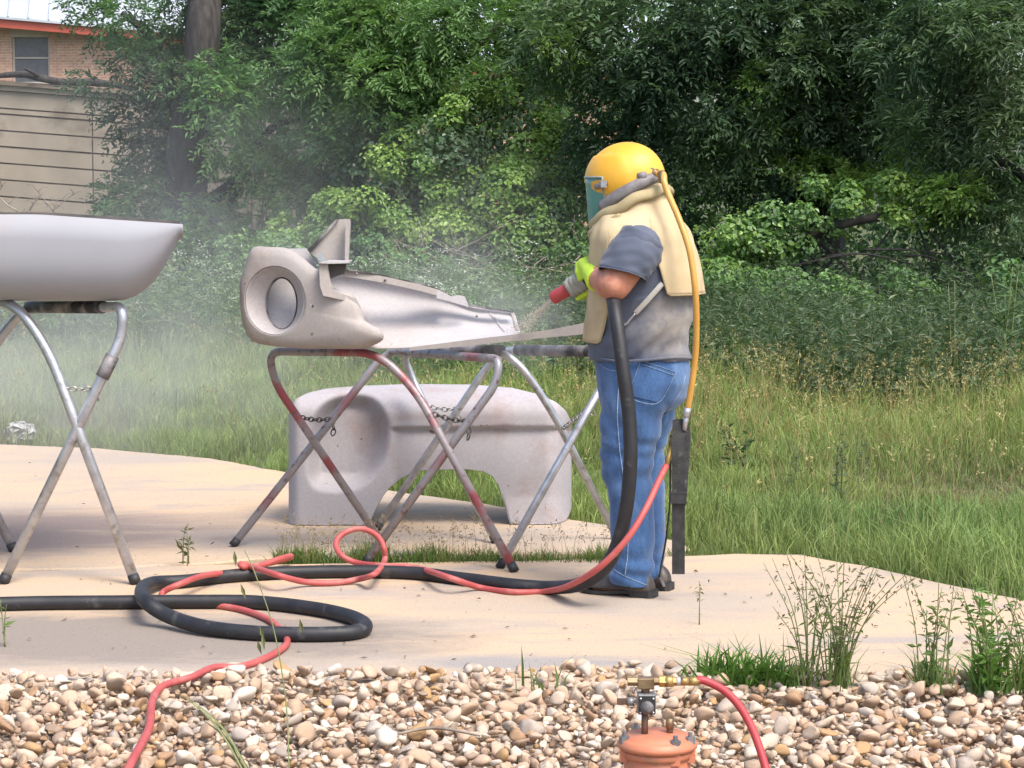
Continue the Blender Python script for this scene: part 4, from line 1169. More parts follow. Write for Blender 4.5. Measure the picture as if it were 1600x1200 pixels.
def legpoint(a, b, t): return a.lerp(b, t)
def lift(p, d): return p + Vector((0, 0, d))
RF = .006     # rubber foot clears the floor
def g(px, py, z=0.0): return lift(gr(px, py, z), RF)

# stand under the nose of the raised fender (one frame with worn red paint)
A = [g(597, 850, -.012), at(430, 600, 10.15), at(419, 549, 10.1), at(590, 551, 9.75), at(650, 610, 9.70), g(804, 894)]
Bf = [g(364, 854, -.012), at(590, 566, 10.4), at(612, 549, 10.4), at(781, 561, 9.62), at(775, 600, 9.6), g(572, 880)]
def on(f, i, px): # point on straight leg i->i+1 at photo column px
    a, b = f[i], f[i + 1]
    best = min((abs((a.lerp(b, t / 100).x / a.lerp(b, t / 100).y) * F_PX + 800 - px), t) for t in range(101))[1]
    return a.lerp(b, best / 100)
stand('folding tube stand with worn red leg under the fender nose', [A, Bf], ['red_paint', 'pink_paint'],
      [(on(A, 0, 462), on(Bf, 0, 519), .012, 'chain_dark', .10), (on(A, 4, 668), on(Bf, 4, 731), .008, 'chain_dark', .08)])
# second stand, bare steel, nearer the worker
A2 = [g(775, 849, -.012), at(648, 600, 10.75), at(628, 552, 10.75), at(797, 547, 10.15), at(862, 640, 10.2), g(964, 842, -.012)]
B2 = [g(588, 829, -.012), at(762, 572, 10.65), at(790, 547, 10.62), at(950, 549, 9.95), at(948, 590, 9.95), g(781, 888)]
s2_ = stand('bare steel folding stand behind the worker with black bars', [A2, B2], ['metal', 'metal'],
      [(on(A2, 0, 665), on(B2, 0, 716), .010, 'chain', .07), (on(A2, 4, 878), on(B2, 4, 926), .006, 'chain', .06)], .0175)
for f in (A2, B2):
    d = (f[3] - f[2]).normalized()
    MB().tube([f[2] + d * .10, f[3] - d * .06], .0265, 14).build('foam_sleeve', M['metal_dark'], s2_)
# stand under the white hood
A0 = [g(22, 862, -.012), at(-150, 520, 10.0), at(-185, 476, 10.0), at(22, 471, 9.3), at(75, 545, 9.25), g(212, 913)]
B0 = [g(-205, 862, -.012), at(5, 520, 10.0), at(42, 480, 10.0), at(192, 480, 9.25), at(191, 525, 9.25), g(5, 912)]
s0_ = stand('grey folding stand at the left under the white hood', [A0, B0], ['metal', 'metal'],
      [(on(A0, 4, 96), on(B0, 4, 150), .006, 'chain', .07)], .0215)
d = (B0[3] - B0[2]).normalized()
MB().tube([B0[2] + d * .02, B0[3] - d * .18], .027, 14).build('foam_sleeve', M['metal_dark'], s0_)
a, b = on(B0, 4, 174), on(B0, 4, 158)
MB().tube([a, b], .029, 14).build('tape_wrap', M['metal_dark'], s0_)

# ------------------------------------------------------------------ white hood lying upside down like a tub
hood = thing('truck_hood', 'pale grey curved truck hood lying on the left stand', 'car part', at(60, 475, 9.6))
y_n, y_f = 9.12, 10.15                                    # near and far rims
def hz(py): return at(0, py, y_n).z
z_top0, z_bot = hz(337), hz(476)
secs = []
xr = at(281, 0, y_n).x; xl = at(-330, 0, y_n).x
NX, NV = 44, 34
for i in range(NX + 1):
    u = i / NX; x = xl + (xr - xl) * (1 - (1 - u) ** 1.0)
    if u > .7: x = xl + (xr - xl) * (.7 + .3 * math.sin((u - .7) / .3 * math.pi / 2) ** 1.0)
    px = 800 + x / y_n * F_PX
    top = hz(335 + max(0, (px - 60)) * .068)
    # belly line: flat, then swings up to the right corner
    k = max(0.0, min(1.0, (px - 178) / (281 - 178)))
    bot = z_bot + (top - z_bot) * float(np.interp(k, [0, .12, .36, .58, .748, .874, .95, .985, 1], [0, .004, .072, .216, .40, .59, .71, .77, .80]))
    row = []
    for j in range(NV + 1):
        v = j / NV; th = math.pi * v                       # near rim -> belly -> far rim
        c, s = math.cos(th), math.sin(th)
        yy = (y_n + y_f) / 2 - (y_f - y_n) / 2 * (abs(c) ** .40) * (1 if c > 0 else -1)
        zz = top - (top - bot) * (abs(s) ** .55)
        row.append(Vector((x - (yy - y_n) * .155, yy, zz)))       # the end is cut on the slant
    secs.append(row)
v = [p for r_ in secs for p in r_]
f = [(i * (NV + 1) + j, (i + 1) * (NV + 1) + j, (i + 1) * (NV + 1) + j + 1, i * (NV + 1) + j + 1) for i in range(NX) for j in range(NV)]
shell = mk('shell', v, f, M['dark_inside'], hood); shell.data.materials.append(M['hood_paint'])
finish(shell, [('SOLIDIFY', dict(thickness=.008, offset=1, material_offset=1, material_offset_rim=1))])
# dark inner bracing seen along the rim
MB().tube([Vector((xl, y_n + .08, hz(338) - .006)), Vector((at(215, 0, y_n).x, y_n + .08, hz(349) - .014))], .012, 6).build('inner_brace', M['dark_inside'], hood)
MB().box(at(195, 347, y_n + .12), .30, .05, .018, Matrix.Rotation(.07, 3, 'Y')).build('hinge_plate', M['dark_inside'], hood, False)
v = [secs[i][j].lerp(Vector((secs[i][j].x, (y_n + y_f) / 2, secs[i][j].z)), .12) + Vector((0, 0, -.03)) for i in range(NX) for j in (0, NV)]
mk('inner_panel', v, [(2 * i, 2 * i + 2, 2 * i + 3, 2 * i + 1) for i in range(NX - 1)], M['dark_inside'], hood)

# ------------------------------------------------------------------ fender lying across the two stands
fd = thing('truck_fender', 'truck fender with round headlight opening lying across two stands', 'car part', at(650, 545, 9.9))
# nose: rings from the headlight hole out to the outline and back
def nose_depth(px): return 9.72 - (px - 440) * .0011
OUT = [(396, 389), (386, 412), (377, 440), (377, 470), (380, 500), (388, 522), (400, 533), (416, 537), (450, 541), (485, 543), (525, 543), (563, 543), (582, 538), (597, 529),
       (594, 518), (581, 510), (568, 501), (562, 480), (553, 468), (545, 460), (530, 456), (516, 448), (508, 430), (498, 424), (488, 418), (470, 402), (448, 390), (420, 388)]
REC = (430, 470, 47, 54); HOLE = (441, 474, 25.5, 42)
n_ = len(OUT)
cx, cy = 441, 472
outc = catmull([Vector((x, y, 0)) for x, y in OUT], 3, True)
def ell(e, ang, pw=1.0): return Vector((e[0] + e[2] * math.cos(ang), e[1] + e[3] * math.sin(ang), 0))
rows_ = []
angs = [math.atan2(p.y - cy, p.x - cx) for p in outc]
def ring(kind):
    out = []
    for p, a in zip(outc, angs):
        h, rc = ell(HOLE, a), ell(REC, a)
        if (rc - Vector((cx, cy, 0))).length > (p - Vector((cx, cy, 0))).length * .93: rc = Vector((cx, cy, 0)).lerp(p, .93)
        if kind == 0: q, dz = h, .105
        elif kind == 1: q, dz = h.lerp(rc, .10), .078
        elif kind == 2: q, dz = h.lerp(rc, .16), .072
        elif kind == 3: q, dz = h.lerp(rc, .80), .026
        elif kind == 4: q, dz = h.lerp(rc, .95), .008
        elif kind == 5: q, dz = rc, -.004
        elif kind == 6: q, dz = rc.lerp(p, .05), -.004
        elif kind == 7: q, dz = rc.lerp(p, .5), .004
        elif kind == 8: q, dz = rc.lerp(p, .86), .016
        elif kind == 9: q, dz = rc.lerp(p, .97), .045
        elif kind == 10: q, dz = p, .10
        elif kind == 11: q, dz = p, .125
        elif kind == 12: q, dz = p.lerp(Vector((cx, cy, 0)), .03), .15
        out.append(at(q.x, q.y, nose_depth(q.x) + dz))
    return out
R_ = [ring(k) for k in range(13)]
m = len(outc)
v = [p for r_ in R_ for p in r_]
f = [(i * m + j, i * m + (j + 1) % m, (i + 1) * m + (j + 1) % m, (i + 1) * m + j) for i in range(5, 12) for j in range(m)]
nose = solid(mk('nose', v, f, M['primer_tan'], fd), .006)
f = [(i * m + j, i * m + (j + 1) % m, (i + 1) * m + (j + 1) % m, (i + 1) * m + j) for i in range(5) for j in range(m)]
solid(mk('headlight_bucket', v, f, M['primer'], nose), .006)
MB().tube([R_[0][j] + Vector((0, -.014, 0)) for j in range(m)], .0095, 6, closed=True).build('headlight_ring', M['metal_dark'], nose)
def dot(px, py, Y, r, parent, mat='metal_dark'):
    c = at(px, py, Y); MB().cyl(c + Vector((0, .004, 0)), c - Vector((0, .004, 0)), r).build('bolt_hole', M[mat], parent)
for px, py in ((387, 477), (489, 478)): dot(px, py, nose_depth(px) + (.028 if px < 400 else -.006), .006, nose)
o = MB().ball(at(489, 478, nose_depth(489) - .004), .013, .004, .018, 14, 8).build('bare_patch', M['primer'], nose)
# long concave panel
TOPE = [(392, 398), (440, 400), (500, 425), (541, 424), (600, 436), (660, 449), (700, 462), (735, 478), (770, 483), (803, 488)]
BOTE = [(392, 534), (440, 540), (520, 543), (563, 545), (620, 545), (680, 541), (730, 536), (770, 531), (800, 526), (813, 521)]
tc_, bc_ = catmull([Vector((x, y, 0)) for x, y in TOPE], 6), catmull([Vector((x, y, 0)) for x, y in BOTE], 6)
NVp = 16; v = []
for i, (t_, b_) in enumerate(zip(tc_, bc_)):
    u = i / (len(tc_) - 1); Y0 = 9.72 + .45 * u + .17 * max(0., 1 - u * 4)
    for j in range(NVp + 1):
        w = j / NVp; q = t_.lerp(b_, w)
        dep = (.13 * math.sin(math.pi * w ** .8) ** .8 * (1 - .3 * u) - .16 * w + (.10 * (1 - w))) * min(1., .35 + 2.5 * u)
        v.append(at(q.x, q.y, Y0 + dep))
f = [(i * (NVp + 1) + j, (i + 1) * (NVp + 1) + j, (i + 1) * (NVp + 1) + j + 1, i * (NVp + 1) + j + 1) for i in range(len(tc_) - 1) for j in range(NVp)]
panel = solid(mk('inner_panel', v, f, M['primer'], fd), .005)
# flange along the top edge, with a raised mounting tab
def strip(name, top, bot, Ya, Yb, th, mat, parent, off=-.012):
    v = []; k = len(top)
    for i in range(k):
        Y = Ya + (Yb - Ya) * i / (k - 1)
        for (x, y), dy in ((top[i], 0), (bot[i], 0), (bot[i], th), (top[i], th)): v.append(at(x, y, Y + off + dy))
    f = [(3, 2, 1, 0), tuple(4 * (k - 1) + q for q in range(4))]
    for i in range(k - 1):
        for a, b in ((0, 1), (1, 2), (2, 3), (3, 0)): f.append((4 * i + a, 4 * i + b, 4 * i + 4 + b, 4 * i + 4 + a))
    return mk(name, v, f, mat, parent, False)
fl_ = strip('top_flange', [(536, 421), (600, 432), (650, 443), (684, 452), (700, 459)], [(536, 431), (600, 442), (650, 453), (684, 462), (700, 469)], 9.74, 9.98, .05, M['primer_tan'], fd)
strip('rim_edge', [(536, 419), (600, 430), (650, 441), (684, 450.5), (735, 476), (802, 486)], [(536, 421), (600, 432), (650, 443), (684, 453), (735, 479), (802, 489)], 9.72, 10.16, .06, M['metal_dark'], fd, -.016)
tab = strip('mounting_tab', [(682, 453), (706, 463), (716, 461), (726, 463), (731, 474)], [(682, 466), (706, 472), (716, 475), (726, 478), (731, 480)], 9.94, 10.04, .012, M['primer'], fd, -.035)
dot(720, 468, 9.98, .009, tab)
for px, py, Y in ((557, 428, 9.72), (602, 438, 9.78), (745, 494, 9.98)): dot(px, py, Y, .006, panel)
# end rib and long tail lip
pt_ = bvh(panel)
ribp = [cast(pt_, *q, .001) or at(*q, 10.1) for q in ((766, 491), (774, 500), (781, 510), (789, 519))]
MB().tube(catmull(ribp, 5), .007, 8).build('end_rib', M['primer'], panel)
endp = [cast(pt_, *q, .0) or at(*q, 10.15) for q in ((800, 490), (803, 500), (808, 517))]
MB().tube(catmull(endp, 5), .008, 8).build('end_rim', M['primer_tan'], panel)
strip('tail_lip', [(640, 543), (730, 531), (800, 523), (860, 515), (905, 506), (955, 492)], [(640, 548), (730, 541), (800, 533), (860, 527), (905, 523), (955, 516)], 9.72, 9.55, .03, M['primer_tan'], fd, 0)
# upright brace with a shelf and triangular gusset behind the headlight
def slabp(name, poly, Y0, dY, th, mat, parent):
    k = len(poly)
    v = [at(x, y, Y0 + dY * (x - poly[0][0]) / 100) for x, y in poly]; v += [p + Vector((0, th, 0)) for p in v]
    f = [tuple(range(k - 1, -1, -1)), tuple(range(k, 2 * k))] + [(i, (i + 1) % k, k + (i + 1) % k, k + i) for i in range(k)]
    return mk(name, v, f, mat, parent, False)
br = slabp('upright_brace', [(498, 410), (511, 410), (516, 440), (522, 455), (556, 466), (562, 480), (540, 470), (505, 462), (500, 447)], 9.60, .05, .03, M['primer_tan'], fd)
gus = slabp('gusset', [(482, 391), (526, 343), (545, 342), (541, 408), (500, 410)], 9.74, .06, .01, M['primer_tan'], fd)
slabp('gusset_flange', [(540, 344), (546, 342), (547, 350), (544, 410), (539, 410)], 9.70, .02, .05, M['primer_tan'], gus)
slabp('gusset_edge', [(480, 391), (524, 343), (529, 343), (486, 394)], 9.72, .06, .02, M['metal_dark'], gus)
slabp('shelf', [(497, 411), (511, 408), (545, 408), (545, 411), (512, 412)], 9.58, .05, .16, M['primer'], fd)
slabp('socket', [(512, 413), (541, 413), (538, 428), (514, 436)], 9.64, .02, .05, M['dark_inside'], fd)
M['teal_paint'] = simple('old turquoise paint', (0.16, 0.26, 0.29), (0.30, 0.30, 0.30), 20, 0.6)
slabp('old_paint_patch', [(492, 398), (500, 394), (509, 405), (506, 409), (499, 409)], 9.725, .05, .008, M['teal_paint'], gus)
# inner cheek between the nose and the panel
ck = slabp('inner_cheek', [(436, 389), (478, 388), (490, 408), (499, 425), (500, 447), (486, 440), (470, 427), (455, 405)], 9.76, .05, .02, M['primer'], fd)

# ------------------------------------------------------------------ pale fender standing on the slab
fs = thing('truck_fender', 'pale blasted fender with wheel arch standing on the slab', 'car part', at(670, 826, 10.8))
FYD = 10.80
def lerp_pts(pts, x):
    return float(np.interp(x, [p[0] for p in pts], [p[1] for p in pts]))
TOP = [(451, 648), (455, 634), (463, 623), (480, 614), (510, 607), (560, 603), (640, 600), (740, 601), (800, 606), (845, 617), (870, 629), (885, 643), (893, 660)]
BOT = [(451, 826), (560, 826), (574, 824), (582, 806), (592, 785), (606, 764), (625, 748), (645, 738), (665, 734), (730, 733), (755, 736), (770, 744), (780, 760), (788, 785), (795, 812), (798, 824), (866, 824), (880, 817), (888, 808), (893, 795)]
NXf, NZf = 128, 60
def smooth01(t): t = max(0., min(1., t)); return t * t * (3 - 2 * t)
SCP = [(540, 611), (575, 613), (598, 628), (610, 655), (613, 685), (606, 715), (592, 742), (570, 762), (545, 770), (512, 771), (490, 765), (479, 745), (477, 700), (487, 650), (508, 622)]
def poly_dist(x, y, poly):
    d = 1e9; ins = False; k = len(poly)
    for i in range(k):
        ax, ay = poly[i]; bx, by = poly[(i + 1) % k]
        t = max(0, min(1, ((x - ax) * (bx - ax) + (y - ay) * (by - ay)) / ((bx - ax) ** 2 + (by - ay) ** 2)))
        d = min(d, math.hypot(x - ax - t * (bx - ax), y - ay - t * (by - ay)))
        if (ay > y) != (by > y) and x < (bx - ax) * (y - ay) / (by - ay) + ax: ins = not ins
    return d if ins else -d
scpc = [(p.x, p.y) for p in catmull([Vector((a, b, 0)) for a, b in SCP], 3, True)]
def depth_at(px, py):
    y = 0.0
    # crown overhangs the lower side a little, with a crisp step at the crease on the right part
    cre = 666
    right = smooth01((px - 606) / 16)
    if py > cre: y += right * (.012 + .03 * smooth01((py - cre) / 5)) - right * .012 - right * .02 * math.sin(min(1, (py - cre) / 110) * math.pi)
    y += .22 * max(0., (654 - py) / 54.0) ** 2.4            # crown rolls back
    y += .14 * max(0., (470 - px) / 19.0) ** 2.5 * .5        # left and right ends wrap round
    y += .20 * max(0., (px - 850) / 43.0) ** 2.4
    ins = poly_dist(px, py, scpc)
    if ins > 0:
        k = smooth01(ins / 26.0)
        y += .15 * k * (1.0 - .25 * smooth01((px - 560) / 50))
        y += -.06 * smooth01((py - 738) / 22) * k
    return y
v = []
for i in range(NXf + 1):
    px = 451 + (893 - 451) * i / NXf
    tz, bz = lerp_pts(TOP, px), lerp_pts(BOT, px)
    for j in range(NZf + 1):
        w = j / NZf; py = tz + (bz - tz) * w
        p = at(px, py, FYD + depth_at(px, py)); p.z = max(p.z, -.008); v.append(p)
NR = 5                                                     # returns: top runs back over the crown
f = [(i * (NZf + 1) + j, i * (NZf + 1) + j + 1, (i + 1) * (NZf + 1) + j + 1, (i + 1) * (NZf + 1) + j) for i in range(NXf) for j in range(NZf)]
bs = len(v)
for k in range(1, NR + 1):
    for i in range(NXf + 1):
        p = v[i * (NZf + 1)].copy(); p.y += .075 * k; p.z -= .006 * k * k; v.append(p)
for i in range(NXf): f.append((i * (NZf + 1), (i + 1) * (NZf + 1), bs + i + 1, bs + i))
for k in range(NR - 1):
    for i in range(NXf):
        a = bs + k * (NXf + 1) + i; f.append((a, a + 1, a + NXf + 2, a + NXf + 1))
# left and right end returns
for col, sgn in ((0, 1), (NXf, -1)):
    o0 = len(v)
    for j in range(NZf + 1):
        for k in (1, 2):
            p = v[col * (NZf + 1) + j].copy(); p.y += .12 * k; p.x += sgn * .012 * k; v.append(p)
    for j in range(NZf):
        a = col * (NZf + 1) + j
        f.append((a, a + 1, o0 + 2 * j + 2, o0 + 2 * j)); f.append((o0 + 2 * j, o0 + 2 * j + 2, o0 + 2 * j + 3, o0 + 2 * j + 1))
body = mk('shell', v, f, M['pale_fender'], fs)
bm = bmesh.new(); bm.from_mesh(body.data); bmesh.ops.recalc_face_normals(bm, faces=bm.faces); bm.to_mesh(body.data); bm.free()
# rolled lip round the wheel arch, turned inward
arch = [(574, 826), (582, 806), (592, 785), (606, 764), (625, 748), (645, 738), (665, 734), (730, 733), (755, 736), (770, 744), (780, 760), (788, 785), (795, 812), (798, 824)]
ac = catmull([Vector((x, y, 0)) for x, y in arch], 4)
v = []
for q in ac:
    for (dy, inn) in ((-.004, 0), (.05, 0.0), (.13, 3.0)):
        c_ = Vector((680, 800, 0)) - q; c_.normalize()
        p = at(q.x + c_.x * inn - c_.x * 2, q.y + c_.y * inn - c_.y * 2, FYD + .03 + dy); p.z = max(p.z, -.008); v.append(p)
f = [(3 * i + j, 3 * i + j + 1, 3 * i + 4 + j, 3 * i + 3 + j) for i in range(len(ac) - 1) for j in (0, 1)]
mk('arch_lip', v, f, M['pale_fender'], fs)
bm = bmesh.new()

# ------------------------------------------------------------------ hoses
M['blast_hose'] = simple('black rubber hose with dust', (0.008, 0.0085, 0.011), (0.018, 0.018, 0.022), 12, 0.55, c3=(0.10, 0.096, 0.092), scale3=16, lo3=.60, hi3=.82, bumpk=.15, bscale=120)
M['red_hose'] = simple('red rubber hose', (0.36, 0.062, 0.06), (0.43, 0.095, 0.085), 7, 0.55, c3=(0.44, 0.20, 0.17), scale3=9, lo3=.55, hi3=.8)
M['red_hose_new'] = simple('dark red rubber hose', (0.33, 0.03, 0.04), (0.40, 0.05, 0.055), 7, 0.5)
M['yellow_tube'] = simple('amber breathing tube', (0.50, 0.25, 0.045), (0.56, 0.32, 0.08), 8, 0.35)
rb = .0275
def gh(px, py, r=rb, lift_=0.0): return gr(px, py, 0) + Vector((0, 0, r + lift_))

# ================================================================== THE WORKER
YAW = R(25)
PF = Vector((-math.cos(YAW), math.sin(YAW), 0)); PL = Vector((-math.sin(YAW), -math.cos(YAW), 0)); UP = Vector((0, 0, 1))
PO = Vector((.4925, 8.93, 0))
def W(f, l, z): return PO + PF * f + PL * l + UP * z

def denim_mat():
    m, nt, b = new_mat('blue denim')
    r = ramp(nt, noise_fac(nt, 5.5, 6, 0.6, mapping=(1, 1, .55), dist=.5), [(0.30, (0.034, 0.076, 0.18)), (0.52, (0.055, 0.122, 0.265)), (0.72, (0.13, 0.22, 0.38))])
    tw = noise_fac(nt, 260, 2, mapping=(1, 1, .4))
    r2 = ramp(nt, tw, [(0.3, (0.75, 0.78, 0.82)), (0.7, (1.2, 1.18, 1.15))])
    st = ramp(nt, noise_fac(nt, 34, 3, mapping=(1, 1, .25)), [(0.35, (0.85, 0.87, 0.9)), (0.65, (1.12, 1.1, 1.08))])
    col = mixc(nt, 1.0, mixc(nt, 1.0, r.outputs[0], r2.outputs[0], 'MULTIPLY'), st.outputs[0], 'MULTIPLY')
    nt.links.new(col, b.inputs['Base Color'])
    b.inputs['Roughness'].default_value = .9; b.inputs['Specular IOR Level'].default_value = .15
    b.inputs['Sheen Weight'].default_value = .25
    bump(nt, b, tw, .25, .002)
    return m
M['denim'] = denim_mat()
M['stitch'] = simple('pale stitching', (0.12, 0.18, 0.28), (0.26, 0.33, 0.43), 90, .9)
def shirt_mat():
    m, nt, b = new_mat('grey tee shirt')
    r = ramp(nt, noise_fac(nt, 4, 6, .6), [(0.32, (0.062, 0.075, 0.105)), (0.6, (0.090, 0.105, 0.145)), (0.78, (0.14, 0.15, 0.19))])
    # ground-in tan blasting dust low on the back, patchy
    tc = nt.nodes.new('ShaderNodeTexCoord'); mp = nt.nodes.new('ShaderNodeMapping'); mp.vector_type = 'TEXTURE'
    mp.inputs['Location'].default_value = W(-.22, .08, 1.08); mp.inputs['Scale'].default_value = (.30, .30, .20)
    nt.links.new(tc.outputs['Object'], mp.inputs[0])
    gd = N(nt, 'ShaderNodeTexGradient', gradient_type='SPHERICAL'); nt.links.new(mp.outputs[0], gd.inputs[0])
    mu = N(nt, 'ShaderNodeMath', operation='MULTIPLY'); nt.links.new(gd.outputs[1], mu.inputs[0]); nt.links.new(noise_fac(nt, 13, 6, .65), mu.inputs[1])
    k = ramp(nt, mu.outputs[0], [(.10, (0, 0, 0)), (.42, (1, 1, 1))])
    nt.links.new(mixc(nt, k.outputs[0], r.outputs[0], (.30, .275, .25)), b.inputs['Base Color'])
    b.inputs['Roughness'].default_value = .95; b.inputs['Specular IOR Level'].default_value = .1; b.inputs['Sheen Weight'].default_value = .2
    bump(nt, b, noise_fac(nt, 300, 2), .15, .002)
    return m
M['shirt'] = shirt_mat()
M['skin'] = simple('sunburnt skin', (0.42, 0.17, 0.105), (0.50, 0.235, 0.155), 16, .55, bumpk=.25, bscale=130, spec=.35, c3=(0.36, 0.13, 0.085), scale3=40, lo3=.5, hi3=.75)
M['canvas'] = simple('tan canvas', (0.46, 0.36, 0.22), (0.53, 0.43, 0.275), 7, .95, c3=(0.36, 0.28, 0.17), scale3=4, lo3=.52, hi3=.75, bumpk=.3, bscale=240, spec=.1)
M['strap'] = simple('pale grey strap', (0.34, 0.33, 0.30), (0.42, 0.41, 0.38), 30, .8)
M['canvas_olive'] = simple('olive tan canvas', (0.33, 0.27, 0.155), (0.40, 0.335, 0.20), 8, .95, bumpk=.3, bscale=240, spec=.1)
M['helmet'] = simple('yellow helmet shell', (0.66, 0.33, 0.02), (0.70, 0.39, 0.04), 5, .45, c3=(0.62, 0.44, 0.20), scale3=9, lo3=.56, hi3=.95, bumpk=.08, bscale=90)
M['grey_plastic'] = simple('grey fitting', (0.13, 0.12, 0.125), (0.20, 0.19, 0.19), 25, .55)
M['lime'] = simple('lime glove fabric', (0.42, 0.62, 0.04), (0.50, 0.70, 0.06), 12, .8)
M['glove_grey'] = simple('grey glove palm', (0.22, 0.22, 0.19), (0.32, 0.32, 0.28), 16, .8)
M['boot'] = simple('dark brown leather', (0.035, 0.028, 0.026), (0.065, 0.055, 0.05), 9, .5, c3=(0.16, 0.13, 0.11), scale3=12, lo3=.6, hi3=.8)
M['nozzle_red'] = simple('red nozzle rubber', (0.36, 0.04, 0.045), (0.42, 0.06, 0.06), 9, .5)
def visor_mat():
    m, nt, b = new_mat('green tinted visor')
    b.inputs['Base Color'].default_value = (.12, .30, .26, 1); b.inputs['Roughness'].default_value = .12
    tr = nt.nodes.new('ShaderNodeBsdfTransparent'); tr.inputs[0].default_value = (.45, .75, .68, 1)
    mx = nt.nodes.new('ShaderNodeMixShader')
    r = ramp(nt, noise_fac(nt, 9, 5), [(.35, (.82, .82, .82)), (.7, (.95, .95, .95))]); nt.links.new(r.outputs[0], mx.inputs[0])
    nt.links.new(tr.outputs[0], mx.inputs[1]); nt.links.new(b.outputs[0], mx.inputs[2]); nt.links.new(mx.outputs[0], nt.nodes['Material Output'].inputs[0])
    return m
M['visor'] = visor_mat()

# nozzle axis, hands
NZ_TIP = W(.345, .03, 1.178); NZ_TAIL = W(.185, .05, 1.262)
nzd = (NZ_TIP - NZ_TAIL).normalized()

def oval(c_f, c_l, z, a, b, seg=28, tilt=0.0, pw=1.0):
    out = []
    for k in range(seg):
        t = 2 * math.pi * k / seg
        ff, ll = a * math.copysign(abs(math.cos(t)) ** pw, math.cos(t)), b * math.copysign(abs(math.sin(t)) ** pw, math.sin(t))
        out.append(W(c_f + ff, c_l + ll, z + tilt * ff))
    return out

TORSO = [(.86, -.035, .185, .185), (.93, -.02, .188, .195), (1.0, -.012, .193, .205), (1.08, -.018, .197, .212), (1.18, -.035, .198, .215), (1.28, -.045, .196, .222), (1.36, -.045, .184, .220), (1.42, -.045, .150, .18), (1.465, -.035, .112, .13), (1.50, -.02, .09, .09)]
def torso_at(z):
    zs = [t[0] for t in TORSO]
    return [float(np.interp(z, zs, [t[k] for t in TORSO])) for k in (1, 2, 3)]

SH_L, EL_L, WR_L = W(-.086, .195, 1.388), W(-.030, .285, 1.245), W(.098, .190, 1.276)
SH_R, EL_R, WR_R = W(-.02, -.185, 1.35), W(.02, -.33, 1.17), W(.19, -.13, 1.165)

# --- body: one skin surface under the clothes
mb = MB()
mb.rings([oval(f_, 0, z, a * .93, b * .93) for z, f_, a, b in TORSO])
mb.tube(catmull([W(-.03, 0, 1.46), W(.0, 0, 1.53), W(.025, 0, 1.60)], 4), [.075, .066, .068], 18)
hrot = Matrix.Rotation(-YAW, 3, 'Z')
mb.ball(W(.03, 0, 1.655), .098, .077, .118, 24, 16, hrot)
mb.ball(W(.055, 0, 1.60), .066, .056, .06, 18, 12, hrot)               # jaw
mb.tube([W(.118, 0, 1.665), W(.142, 0, 1.632), W(.125, 0, 1.622)], [.009, .015, .010], 10)   # nose
for s in (-1, 1):
    mb.ball(W(.02, s * .077, 1.65), .020, .010, .030, 10, 8, hrot)      # ears
mb.tube([W(.112, -.024, 1.590), W(.120, 0, 1.591), W(.112, .024, 1.590)], .006, 8)
for sh, el, wr, hand in ((SH_L, EL_L, WR_L, NZ_TAIL), (SH_R, EL_R, WR_R, NZ_TAIL)):
    mb.tube(catmull([sh, sh.lerp(el, .5), el], 5), [.074, .072, .068, .062], 18)
    mb.ball(el, .062, .062, .060, 16, 12)
    mb.tube(catmull([el, el.lerp(wr, .35), wr], 5), [.061, .065, .056, .042], 18)
    mb.tube([wr, wr.lerp(hand, .6)], [.036, .03], 14)
for s in (-1, 1):
    mb.tube(catmull([W(-.03, s * .095, .86), W(-.012, s * .09, .68), W(.002, s * .088, .48), W(-.014, s * .088, .28), W(-.015, s * .09, .07)], 5), [.085, .078, .06, .052, .042], 16)
    mb.tube([W(-.05, s * .09, .045), W(.14, s * .09, .035)], [.04, .035], 12)
person = fuse('person', mb, .011, M['skin'], None, 5)
tag(person, 'sandblasting worker in yellow helmet, tan cape and blue jeans aiming nozzle', 'person')

def wobble(o, fn):
    me = o.data; n = len(me.vertices)
    co = np.empty(n * 3, np.float32); me.vertices.foreach_get('co', co); co = co.reshape(-1, 3)
    no = np.empty(n * 3, np.float32); me.vertices.foreach_get('normal', no); no = no.reshape(-1, 3)
    rel = co - np.array(PO[:]); Fv, Lv = np.array(PF[:]), np.array(PL[:])
    d = fn(rel @ Fv, rel @ Lv, rel[:, 2])
    me.vertices.foreach_set('co', (co + no * d[:, None]).astype(np.float32).ravel()); me.update()

# --- tee shirt
mb = MB()
mb.rings([oval(f_, 0, z, a + .008, b + .008) for z, f_, a, b in [(.945, -.02, .19, .198)] + TORSO[2:]])
for sh, el in ((SH_L, EL_L), (SH_R, EL_R)):
    ax = (el - sh)
    mb.ball(sh + UP * .0, .088, .088, .080, 18, 12)
    mb.tube(catmull([sh - ax * .25, sh + ax * .2, sh + ax * .45], 5), [.096, .094, .088], 20)
shirt = fuse('tee_shirt', mb, .007, M['shirt'], person, 7)
def shirt_w(f_, l_, z):
    low = np.clip((1.10 - z) / .15, 0, 1)
    d = .003 * np.sin(75 * z + 9 * f_ + 6 * np.sin(7 * l_ + 9 * f_)) * (.35 + low)
    d += .006 * np.sin(38 * z + 14 * f_ + 5 * l_) * (z < 1.2) * (l_ < .24)
    arm = np.clip((l_ - .19) / .04, 0, 1) * (z > 1.22)
    d += arm * (.0006 * np.sin(150 * (z + .35 * f_ - .8 * l_) + 3 * np.sin(30 * f_)) + .0022 * np.sin(55 * f_ - 60 * z + 3 * np.sin(25 * l_)) * np.sin(35 * l_ + 20 * z))
    return d.astype(np.float32)
wobble(shirt, shirt_w)
